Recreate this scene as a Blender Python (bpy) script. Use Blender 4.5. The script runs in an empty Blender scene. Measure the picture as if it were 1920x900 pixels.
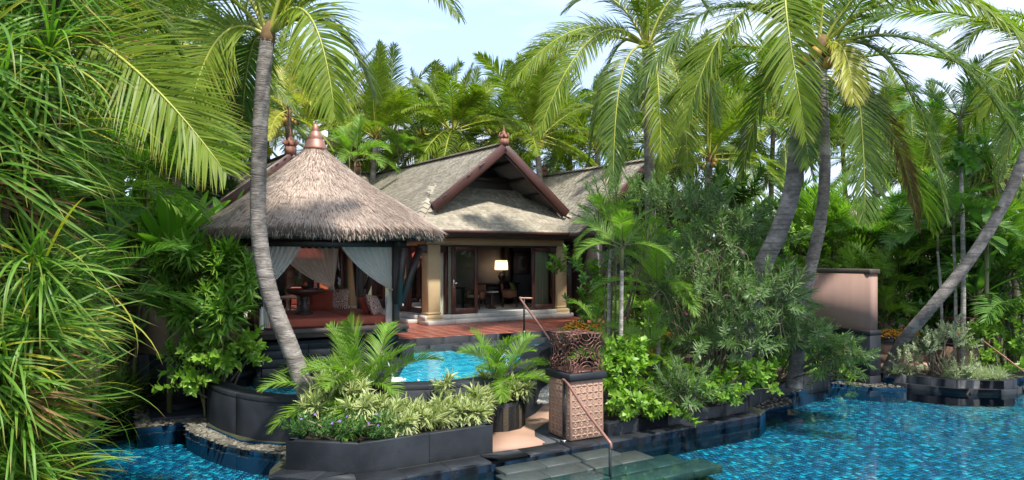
import bpy, bmesh, math, random
import numpy as np
from mathutils import Vector, Matrix, Euler
from mathutils.geometry import tessellate_polygon
SC = bpy.context.scene
COL = SC.collection
R = math.radians
rng = np.random.default_rng(7)
random.seed(7)
# ------------------------------------------------------------------ camera, sky, sun
CAMZ, FPX, HOR = 3.4, 1300.0, 482.0
cam = bpy.data.cameras.new('camera'); camo = bpy.data.objects.new('camera', cam); COL.objects.link(camo)
camo.location = (0, 0, CAMZ); camo.rotation_euler = (R(90), 0, 0)
cam.sensor_width = 36; cam.lens = 36 * FPX / 1920; cam.shift_y = (HOR - 450) / 1920
cam.clip_start = 0.1; cam.clip_end = 3000
SC.camera = camo
SUN_EL, SUN_AZ = 60, 140          # azimuth clockwise from +Y
w = bpy.data.worlds.new('World'); SC.world = w; w.use_nodes = True
nt = w.node_tree; nt.nodes.clear()
def N(nt, typ, **kw):
    n = nt.nodes.new(typ)
    for k, v in kw.items():
        if k.startswith('i_'):
            n.inputs[k[2:].replace('_', ' ')].default_value = v
        else: setattr(n, k, v)
    return n
out = N(nt, 'ShaderNodeOutputWorld'); bg = N(nt, 'ShaderNodeBackground'); bg.inputs[1].default_value = 0.15
sky = N(nt, 'ShaderNodeTexSky', sky_type='NISHITA', sun_disc=False, sun_elevation=R(SUN_EL), sun_rotation=R(SUN_AZ), air_density=1.0, dust_density=0.8, ozone_density=1.5)
tc = N(nt, 'ShaderNodeTexCoord'); mp = N(nt, 'ShaderNodeMapping'); mp.inputs['Scale'].default_value = (1.2, 1.2, 4.5); mp.inputs['Location'].default_value = (0.3, 0.55, 0.1)
nz = N(nt, 'ShaderNodeTexNoise', i_Scale=1.7, i_Detail=7.0, i_Roughness=0.55)
rp = N(nt, 'ShaderNodeValToRGB'); rp.color_ramp.elements[0].position = 0.36; rp.color_ramp.elements[1].position = 0.68
mx = N(nt, 'ShaderNodeMixRGB'); mx.inputs[2].default_value = (2.3, 2.4, 2.6, 1); hz = N(nt, 'ShaderNodeMixRGB'); hz.inputs[0].default_value = .8; hz.inputs[2].default_value = (1.15, 1.55, 2.5, 1)
mul = N(nt, 'ShaderNodeMath', operation='MULTIPLY_ADD'); mul.inputs[1].default_value = 0.92; mul.inputs[2].default_value = 0.03
nt.links.new(tc.outputs['Generated'], mp.inputs[0]); nt.links.new(mp.outputs[0], nz.inputs['Vector']); nt.links.new(nz.outputs['Fac'], rp.inputs[0])
nt.links.new(rp.outputs[0], mul.inputs[0]); nt.links.new(mul.outputs[0], mx.inputs[0]); nt.links.new(sky.outputs[0], hz.inputs[1]); nt.links.new(hz.outputs[0], mx.inputs[1]); nt.links.new(mx.outputs[0], bg.inputs[0]); nt.links.new(bg.outputs[0], out.inputs[0])
sl = bpy.data.lights.new('sun', 'SUN'); sl.energy = 2.0; sl.angle = R(3.0); sl.color = (1, 0.95, 0.87)
so = bpy.data.objects.new('sun', sl); COL.objects.link(so)
sd = Vector((math.sin(R(SUN_AZ)) * math.cos(R(SUN_EL)), math.cos(R(SUN_AZ)) * math.cos(R(SUN_EL)), math.sin(R(SUN_EL))))
so.rotation_euler = sd.to_track_quat('Z', 'Y').to_euler(); so.location = (5, -5, 30)
SC.view_settings.view_transform = 'Standard'; SC.view_settings.look = 'None'; SC.view_settings.gamma = 1
SC.view_settings.exposure = 1.95
SC.render.engine = 'CYCLES'
cy = SC.cycles; cy.max_bounces = 9; cy.diffuse_bounces = 6; cy.glossy_bounces = 3; cy.transmission_bounces = 4; cy.transparent_max_bounces = 10
cy.caustics_reflective = False; cy.caustics_refractive = False; cy.use_denoising = True

# ------------------------------------------------------------------ helpers
def at(px, py, Y): return np.array([(px - 960) / FPX * Y, Y, CAMZ + (HOR - py) / FPX * Y])
def on(px, py, z):
    Y = FPX * (CAMZ - z) / (py - HOR); return np.array([(px - 960) / FPX * Y, Y, z])
def nrm(a):
    a = np.asarray(a, float); return a / np.maximum(np.linalg.norm(a, axis=-1, keepdims=True), 1e-9)

class MB:
    def __init__(s): s.v = []; s.f = []; s.uv = []; s.m = []; s.n = 0
    def add(s, v, f, uv=None, mi=0):
        v = np.asarray(v, float).reshape(-1, 3)
        if uv is None: uv = np.zeros((len(v), 2))
        s.v.append(v); s.uv.append(np.asarray(uv, float))
        if isinstance(f, np.ndarray): s.f.append((f + s.n, mi))
        else:
            by = {}
            for q in f: by.setdefault(len(q), []).append(q)
            for k in by: s.f.append((np.array(by[k]) + s.n, mi))
        s.n += len(v); return s
    def box(s, c, size, mi=0, rz=0, taper=1.0, ry=0, rx=0):
        hx, hy, hz = size[0] / 2, size[1] / 2, size[2] / 2
        p = np.array([(x * hx * (taper if z > 0 else 1), y * hy * (taper if z > 0 else 1), z * hz) for z in (-1, 1) for y in (-1, 1) for x in (-1, 1)])
        if rz or ry or rx:
            m = np.array(Euler((rx, ry, rz)).to_matrix()); p = p @ m.T
        p = p + np.array(c)
        return s.add(p, [(0, 2, 3, 1), (4, 5, 7, 6), (0, 1, 5, 4), (1, 3, 7, 5), (3, 2, 6, 7), (2, 0, 4, 6)], None, mi)
    def bar(s, a, b, wd, h, mi=0, up=(0, 0, 1)):
        a = np.array(a, float); b = np.array(b, float); d = nrm(b - a); upv = np.array(up, float)
        if abs(d @ upv) > .95: upv = np.array((0, 1, 0.0))
        sd_ = nrm(np.cross(d, upv)); n = np.cross(sd_, d); o = []
        for q in (a, b):
            for i, j in ((-1, -1), (1, -1), (1, 1), (-1, 1)): o.append(q + sd_ * i * wd / 2 + n * j * h / 2)
        return s.add(o, [(3, 2, 1, 0), (4, 5, 6, 7), (0, 1, 5, 4), (1, 2, 6, 5), (2, 3, 7, 6), (3, 0, 4, 7)], None, mi)
    def tube(s, pts, rad, ns=6, mi=0, cap=True):
        P = np.asarray(pts, float); n = len(P); rad = np.broadcast_to(np.asarray(rad, float), (n,))
        T = np.zeros_like(P); T[1:-1] = P[2:] - P[:-2]; T[0] = P[1] - P[0]; T[-1] = P[-1] - P[-2]; T = nrm(T)
        ref = np.array((0, 0, 1.0)) if abs(T[0][2]) < .9 else np.array((1.0, 0, 0))
        u = nrm(np.cross(T[0], ref)); V = []; UV = []
        for i in range(n):
            u = nrm(u - T[i] * (u @ T[i])); vv = np.cross(T[i], u)
            for k in range(ns):
                a = 2 * math.pi * k / ns; V.append(P[i] + rad[i] * (math.cos(a) * u + math.sin(a) * vv)); UV.append((k / ns, i / max(n - 1, 1)))
        i = np.arange(n - 1)[:, None]; k = np.arange(ns)[None]; k2 = (k + 1) % ns
        q = np.stack([i * ns + k, i * ns + k2, (i + 1) * ns + k2, (i + 1) * ns + k], -1).reshape(-1, 4)
        b = s.n; s.add(V, q, UV, mi)
        if cap:
            s.f.append((np.array([list(range(ns))[::-1]]) + b, mi)); s.f.append((np.array([list(range((n - 1) * ns, n * ns))]) + b, mi))
        return s
    def lathe(s, prof, c=(0, 0, 0), ns=16, mi=0):
        P = [(r, z) for r, z in prof]; V = []
        for r, z in P:
            for k in range(ns):
                a = 2 * math.pi * k / ns; V.append((c[0] + r * math.cos(a), c[1] + r * math.sin(a), c[2] + z))
        n = len(P); i = np.arange(n - 1)[:, None]; k = np.arange(ns)[None]; k2 = (k + 1) % ns
        q = np.stack([i * ns + k, i * ns + k2, (i + 1) * ns + k2, (i + 1) * ns + k], -1).reshape(-1, 4)
        b = s.n; s.add(V, q, None, mi)
        s.f.append((np.array([list(range(ns))[::-1]]) + b, mi)); s.f.append((np.array([list(range((n - 1) * ns, n * ns))]) + b, mi))
        return s
    def prism(s, poly, z0, z1, mi=0, side=None, bottom=False):
        n = len(poly); a = sum(poly[i][0] * poly[(i + 1) % n][1] - poly[(i + 1) % n][0] * poly[i][1] for i in range(n))
        if a < 0: poly = poly[::-1]
        V = [(p[0], p[1], z1) for p in poly] + [(p[0], p[1], z0) for p in poly]
        tri = tessellate_polygon([[Vector((p[0], p[1], 0)) for p in poly]])
        F = []
        for t in tri:
            A, B_, C_ = [np.array(poly[i]) for i in t]
            cr = (B_[0] - A[0]) * (C_[1] - A[1]) - (B_[1] - A[1]) * (C_[0] - A[0])
            F.append(tuple(t) if cr > 0 else tuple(t)[::-1])
        s.add(V, F, None, mi); b = s.n - 2 * n
        q = np.array([[i + n, (i + 1) % n + n, (i + 1) % n, i] for i in range(n)])
        if z1 != z0: s.f.append((q + b, mi if side is None else side))
        if bottom: s.f.append((np.array([t[::-1] for t in F]) + n + b, mi))
        return s
    def mesh(s, name, mats, smooth=False, off=None):
        v = np.concatenate(s.v)
        if off is not None: v = v - np.asarray(off, float)
        uv = np.concatenate(s.uv); fl = []; ls = []; mi = []
        for f, m in s.f:
            fl.append(f.ravel()); ls.append(np.full(len(f), f.shape[1])); mi.append(np.full(len(f), m))
        fl = np.concatenate(fl); ls = np.concatenate(ls); mi = np.concatenate(mi)
        me = bpy.data.meshes.new(name); me.vertices.add(len(v)); me.vertices.foreach_set('co', v.astype(np.float32).ravel())
        me.loops.add(len(fl)); me.loops.foreach_set('vertex_index', fl.astype(np.int32))
        me.polygons.add(len(ls)); st = np.concatenate([[0], np.cumsum(ls)[:-1]])
        me.polygons.foreach_set('loop_start', st.astype(np.int32)); me.polygons.foreach_set('material_index', mi.astype(np.int32))
        ul = me.uv_layers.new(name='UVMap'); ul.data.foreach_set('uv', uv[fl].astype(np.float32).ravel())
        if not isinstance(mats, (list, tuple)): mats = [mats]
        for m in mats: me.materials.append(m)
        if smooth: me.polygons.foreach_set('use_smooth', np.ones(len(ls), bool))
        me.update(calc_edges=True); me.validate(); return me

def link(name, me, parent=None, loc=(0, 0, 0), rot=(0, 0, 0), sc=1.0, mat=None):
    o = bpy.data.objects.new(name, me); COL.objects.link(o); o.parent = parent
    if mat is not None: o.matrix_local = mat
    else:
        o.location = loc; o.rotation_euler = rot; o.scale = (sc, sc, sc) if np.isscalar(sc) else sc
    return o
def tag(o, label=None, cat=None, group=None, kind=None):
    if label: o['label'] = label
    if cat: o['category'] = cat
    if group: o['group'] = group
    if kind: o['kind'] = kind
    return o
def thing(name, label, cat, loc=(0, 0, 0), rz=0, group=None):
    o = bpy.data.objects.new(name, None); COL.objects.link(o); o.empty_display_size = .3
    o.location = tuple(loc); o.rotation_euler = (0, 0, rz); return tag(o, label, cat, group)
def part(name, mb, mats, root, smooth=False, label=None, kind=None, world=True):
    off = np.array(root.location) if (world and root is not None) else None
    o = link(name, mb.mesh(name, mats, smooth, off), root)
    return tag(o, label, None, None, kind)
def bevel(o, wdt=.01, seg=2):
    m = o.modifiers.new('bevel', 'BEVEL'); m.width = wdt; m.segments = seg; m.limit_method = 'ANGLE'; return o
def aim(loc, d, up=(0, 0, 1), sc=1.0, roll=0.0):
    """matrix that maps local +Z to d"""
    q = Vector(tuple(d)).to_track_quat('Z', 'Y')
    return Matrix.Translation(Vector(tuple(loc))) @ q.to_matrix().to_4x4() @ Matrix.Rotation(roll, 4, 'Z') @ Matrix.Scale(sc, 4)

PROF = {'lance': lambda t: max(.06, math.sin(math.pi * min(1, .16 + .84 * t)) ** .8), 'strap': lambda t: (1 - t ** 3) * (.75 + .5 * t) * .9 + .03,
        'ovate': lambda t: max(.05, math.sin(math.pi * (.04 + .96 * t) ** .75)), 'spike': lambda t: 1.0 - t * .93, 'flat': lambda t: 1.0,
        'leaflet': lambda t: (.55 + .45 * min(1, t * 4)) * (1 - t ** 2.2) + .03, 'oar': lambda t: max(.08, math.sin(math.pi * (.02 + .95 * t) ** .9) ** .6) if t > .02 else .12}
def strips(mb, B, D, S, L, W, droop=0.3, k=3, prof='lance', fold=0.0, mi=0):
    B = np.atleast_2d(np.asarray(B, float)); n = len(B); D = nrm(np.broadcast_to(D, (n, 3))); S = np.broadcast_to(S, (n, 3))
    L = np.broadcast_to(L, (n,)).astype(float); W = np.broadcast_to(W, (n,)).astype(float); g = np.broadcast_to(droop, (n,)).astype(float)
    cols = 3 if fold else 2; P = B.copy(); d = D.copy(); V = np.zeros((n, k + 1, cols, 3)); UV = np.zeros((n, k + 1, cols, 2)); pf = PROF[prof]
    for j in range(k + 1):
        t = j / k; s = nrm(S - (S * d).sum(1, keepdims=True) * d); nn = np.cross(s, d); wv = (W * pf(t) / 2)[:, None]
        if cols == 2:
            V[:, j, 0] = P - s * wv; V[:, j, 1] = P + s * wv; UV[:, j, 1, 0] = 1
        else:
            nn = np.where(nn[:, 2:3] < 0, -nn, nn)
            V[:, j, 0] = P - s * wv + nn * wv * fold; V[:, j, 1] = P; V[:, j, 2] = P + s * wv + nn * wv * fold; UV[:, j, 1, 0] = .5; UV[:, j, 2, 0] = 1
        UV[:, j, :, 1] = t
        P = P + d * (L / k)[:, None]; d = nrm(d + np.array((0, 0, -1.0)) * (g / k)[:, None])
    a = np.arange(n)[:, None, None] * (k + 1) * cols; j = np.arange(k)[None, :, None] * cols; c = np.arange(cols - 1)[None, None]
    i0 = a + j + c; q = np.stack([i0, i0 + 1, i0 + cols + 1, i0 + cols], -1).reshape(-1, 4)
    mb.add(V.reshape(-1, 3), q, UV.reshape(-1, 2), mi); return mb
def bez(p0, p1, p2, n):
    t = np.linspace(0, 1, n)[:, None]; return (1 - t) ** 2 * np.array(p0, float) + 2 * t * (1 - t) * np.array(p1, float) + t * t * np.array(p2, float)
def smooth_path(pts, n):
    P = np.asarray(pts, float); P = np.vstack([2 * P[0] - P[1], P, 2 * P[-1] - P[-2]]); m = len(P) - 3; o = []
    for x in np.linspace(0, m - 1e-6, n):
        i = int(x); t = x - i; a, b, c, d = P[i:i + 4]
        o.append(.5 * (2 * b + (c - a) * t + (2 * a - 5 * b + 4 * c - d) * t * t + (3 * b - a - 3 * c + d) * t ** 3))
    return np.array(o)

# ------------------------------------------------------------------ materials
def newmat(name):
    m = bpy.data.materials.new(name); m.use_nodes = True; t = m.node_tree; t.nodes.clear()
    return m, t, N(t, 'ShaderNodeOutputMaterial')
def rand_node(t):
    g = N(t, 'ShaderNodeNewGeometry'); oi = N(t, 'ShaderNodeObjectInfo'); a = N(t, 'ShaderNodeMath', operation='ADD'); f = N(t, 'ShaderNodeMath', operation='FRACT')
    t.links.new(g.outputs['Random Per Island'], a.inputs[0]); t.links.new(oi.outputs['Random'], a.inputs[1]); t.links.new(a.outputs[0], f.inputs[0]); return f.outputs[0]
def mixc(t, fac, c1, c2, mode='MIX'):
    n = N(t, 'ShaderNodeMixRGB', blend_type=mode)
    for k, x in ((0, fac), (1, c1), (2, c2)):
        if hasattr(x, 'is_linked'): t.links.new(x, n.inputs[k])
        elif k == 0: n.inputs[0].default_value = x
        else: n.inputs[k].default_value = (*x, 1)
    return n.outputs[0]
def noise(t, scale, detail=4, stretch=None, coord='Object', rough=.55):
    tcn = N(t, 'ShaderNodeTexCoord'); mpn = N(t, 'ShaderNodeMapping'); n = N(t, 'ShaderNodeTexNoise', i_Scale=scale, i_Detail=float(detail), i_Roughness=rough)
    if stretch: mpn.inputs['Scale'].default_value = stretch
    t.links.new(tcn.outputs[coord], mpn.inputs[0]); t.links.new(mpn.outputs[0], n.inputs['Vector']); return n.outputs['Fac']
def ramp(t, x, stops):
    r = N(t, 'ShaderNodeValToRGB'); e = r.color_ramp.elements
    while len(e) < len(stops): e.new(.5)
    for el, (p, c) in zip(e, stops):
        el.position = p; el.color = (*c, 1) if not np.isscalar(c) else (c, c, c, 1)
    t.links.new(x, r.inputs[0]); return r.outputs[0]
def bump(t, x, st=.3, dist=.02):
    b = N(t, 'ShaderNodeBump'); b.inputs['Strength'].default_value = st; b.inputs['Distance'].default_value = dist; t.links.new(x, b.inputs['Height']); return b.outputs[0]
def M(name, c, c2=None, rough=.6, metal=0, ns=6, stretch=None, bs=0, bd=.01, var=0.0, bscale=None, spec=.5, coat=0):
    m, t, o = newmat(name); p = N(t, 'ShaderNodeBsdfPrincipled'); p.inputs['Roughness'].default_value = rough; p.inputs['Metallic'].default_value = metal
    p.inputs['Specular IOR Level'].default_value = spec; p.inputs['Coat Weight'].default_value = coat
    c2 = c2 or tuple(x * .72 for x in c); nf = noise(t, ns, 6, stretch); col = mixc(t, ramp(t, nf, [(.3, 0.0), (.7, 1.0)]), c, c2)
    if var:
        rn = rand_node(t); col = mixc(t, 1.0, col, ramp(t, rn, [(0, 1 - var), (1, 1 + var * .6)]), 'MULTIPLY')
    t.links.new(col, p.inputs['Base Color'])
    if bs: t.links.new(bump(t, noise(t, bscale or ns * 4, 6, stretch), bs, bd), p.inputs['Normal'])
    t.links.new(p.outputs[0], o.inputs[0]); return m
def leafmat(name, c1, c2, tr=.35, rough=.42, rib=None, edge=None, tip=None, c3=None, spec=.35):
    """leaf: two greens spread leaf by leaf, optional rib / pale margin / dry tip, some light passing through"""
    K = 1.35; c1, c2 = [tuple(min(.6, x * K) for x in c) for c in (c1, c2)]
    m, t, o = newmat(name); rn = rand_node(t); col = mixc(t, rn, c1, c2)
    if c3 is not None: col = mixc(t, ramp(t, rn, [(.90, 0.0), (.97, 1.0)]), col, c3)
    uvn = N(t, 'ShaderNodeUVMap'); sp = N(t, 'ShaderNodeSeparateXYZ'); t.links.new(uvn.outputs[0], sp.inputs[0])
    ab = N(t, 'ShaderNodeMath', operation='SUBTRACT'); ab.inputs[1].default_value = .5; t.links.new(sp.outputs[0], ab.inputs[0])
    aa = N(t, 'ShaderNodeMath', operation='ABSOLUTE'); t.links.new(ab.outputs[0], aa.inputs[0])
    if edge is not None: col = mixc(t, ramp(t, aa.outputs[0], [(.16, 0.0), (.30, 1.0)]), col, edge)
    if rib is not None: col = mixc(t, ramp(t, aa.outputs[0], [(.03, 1.0), (.09, 0.0)]), col, rib)
    if tip is not None: col = mixc(t, ramp(t, sp.outputs[1], [(.80, 0.0), (1.0, 1.0)]), col, tip)
    nf = noise(t, 2.2, 3); col = mixc(t, 1.0, col, ramp(t, nf, [(.25, .78), (.75, 1.2)]), 'MULTIPLY')
    p = N(t, 'ShaderNodeBsdfPrincipled'); p.inputs['Roughness'].default_value = rough; p.inputs['Specular IOR Level'].default_value = spec; t.links.new(col, p.inputs['Base Color'])
    tl = N(t, 'ShaderNodeBsdfTranslucent'); tcol = mixc(t, 1.0, col, (1.15, 1.40, .5), 'MULTIPLY'); t.links.new(tcol, tl.inputs[0])
    ms = N(t, 'ShaderNodeMixShader'); ms.inputs[0].default_value = tr; t.links.new(p.outputs[0], ms.inputs[1]); t.links.new(tl.outputs[0], ms.inputs[2]); t.links.new(ms.outputs[0], o.inputs[0]); return m
def watermat(name, tint, bscale, bst, rough=.02):
    m, t, o = newmat(name); tp = N(t, 'ShaderNodeBsdfTransparent'); tp.inputs[0].default_value = (*tint, 1)
    gl = N(t, 'ShaderNodeBsdfGlossy'); gl.inputs['Roughness'].default_value = rough; gl.inputs[0].default_value = (.9, .95, 1, 1)
    fr = N(t, 'ShaderNodeFresnel', i_IOR=1.27); b = bump(t, noise(t, bscale, 3, (1, 1.0, 1)), bst, .05)
    t.links.new(b, gl.inputs['Normal']); t.links.new(b, fr.inputs['Normal'])
    ms = N(t, 'ShaderNodeMixShader'); t.links.new(fr.outputs[0], ms.inputs[0]); t.links.new(tp.outputs[0], ms.inputs[1]); t.links.new(gl.outputs[0], ms.inputs[2]); t.links.new(ms.outputs[0], o.inputs[0]); return m
def glassmat(name, tint=(.9, .95, .93), ior=1.5):
    m, t, o = newmat(name); tp = N(t, 'ShaderNodeBsdfTransparent'); tp.inputs[0].default_value = (*tint, 1)
    gl = N(t, 'ShaderNodeBsdfGlossy'); gl.inputs['Roughness'].default_value = .01; fr = N(t, 'ShaderNodeFresnel', i_IOR=ior)
    ms = N(t, 'ShaderNodeMixShader'); t.links.new(fr.outputs[0], ms.inputs[0]); t.links.new(tp.outputs[0], ms.inputs[1]); t.links.new(gl.outputs[0], ms.inputs[2]); t.links.new(ms.outputs[0], o.inputs[0]); return m
def clothmat(name, c, thin=.25, tr=.3):
    m, t, o = newmat(name); p = N(t, 'ShaderNodeBsdfPrincipled'); p.inputs['Roughness'].default_value = .9; p.inputs['Base Color'].default_value = (*c, 1)
    tl = N(t, 'ShaderNodeBsdfTranslucent'); tl.inputs[0].default_value = (*c, 1); tp = N(t, 'ShaderNodeBsdfTransparent')
    a = N(t, 'ShaderNodeMixShader'); a.inputs[0].default_value = tr; b = N(t, 'ShaderNodeMixShader'); b.inputs[0].default_value = thin
    t.links.new(p.outputs[0], a.inputs[1]); t.links.new(tl.outputs[0], a.inputs[2]); t.links.new(a.outputs[0], b.inputs[1]); t.links.new(tp.outputs[0], b.inputs[2]); t.links.new(b.outputs[0], o.inputs[0]); return m
def jetmat(name):
    m, t, o = newmat(name); p = N(t, 'ShaderNodeBsdfPrincipled'); p.inputs['Base Color'].default_value = (.8, .88, .92, 1); p.inputs['Roughness'].default_value = .15; tp = N(t, 'ShaderNodeBsdfTransparent')
    ms = N(t, 'ShaderNodeMixShader'); ms.inputs[0].default_value = .55; t.links.new(p.outputs[0], ms.inputs[1]); t.links.new(tp.outputs[0], ms.inputs[2]); t.links.new(ms.outputs[0], o.inputs[0]); return m
def emitmat(name, c, s):
    m, t, o = newmat(name); e = N(t, 'ShaderNodeEmission'); e.inputs[0].default_value = (*c, 1); e.inputs[1].default_value = s; t.links.new(e.outputs[0], o.inputs[0]); return m
def shinglemat(name, stops):
    m, t, o = newmat(name); p = N(t, 'ShaderNodeBsdfPrincipled'); p.inputs['Roughness'].default_value = .85
    col = ramp(t, rand_node(t), stops); nf = noise(t, 1.1 if 'thatch' not in name else 2.2, 6, None if 'thatch' not in name else (1, 1, .5)); col = mixc(t, 1.0, col, ramp(t, nf, [(.3, .8 if 'thatch' not in name else .70), (.7, 1.12)]), 'MULTIPLY')
    t.links.new(col, p.inputs['Base Color']); t.links.new(bump(t, noise(t, 40, 4), .4, .01), p.inputs['Normal']); t.links.new(p.outputs[0], o.inputs[0]); return m
def tilemat(name, stops, rough=.2):
    m, t, o = newmat(name); p = N(t, 'ShaderNodeBsdfPrincipled'); p.inputs['Roughness'].default_value = rough
    col = ramp(t, rand_node(t), stops); t.links.new(col, p.inputs['Base Color']); t.links.new(p.outputs[0], o.inputs[0]); return m
def barkmat(name, c, c2, rings=30):
    m, t, o = newmat(name); p = N(t, 'ShaderNodeBsdfPrincipled'); p.inputs['Roughness'].default_value = .9; p.inputs['Specular IOR Level'].default_value = .2
    n1 = noise(t, 5, 6, (1, 1, 2.5)); n2 = noise(t, 14, 5, (.6, .6, 3.0)); col = mixc(t, ramp(t, n1, [(.38, 0.0), (.62, 1.0)]), c, c2)
    col = mixc(t, ramp(t, n2, [(.45, 0.0), (.7, .55)]), col, tuple(x * .35 for x in c)); t.links.new(col, p.inputs['Base Color'])
    n3 = noise(t, 1.6, 7, (1, 1, 1.4), rough=.7); col = mixc(t, ramp(t, n3, [(.48, 0.0), (.62, .75)]), col, tuple(min(.6, x * 1.75) for x in c)); n4 = noise(t, 3.0, 4, (.15, .15, 5.0)); col = mixc(t, ramp(t, n4, [(.56, 0.0), (.64, .65)]), col, tuple(x * .4 for x in c)); t.links.new(col, p.inputs['Base Color'])
    t.links.new(bump(t, n2, .8, .03), p.inputs['Normal']); t.links.new(p.outputs[0], o.inputs[0]); return m
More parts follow.
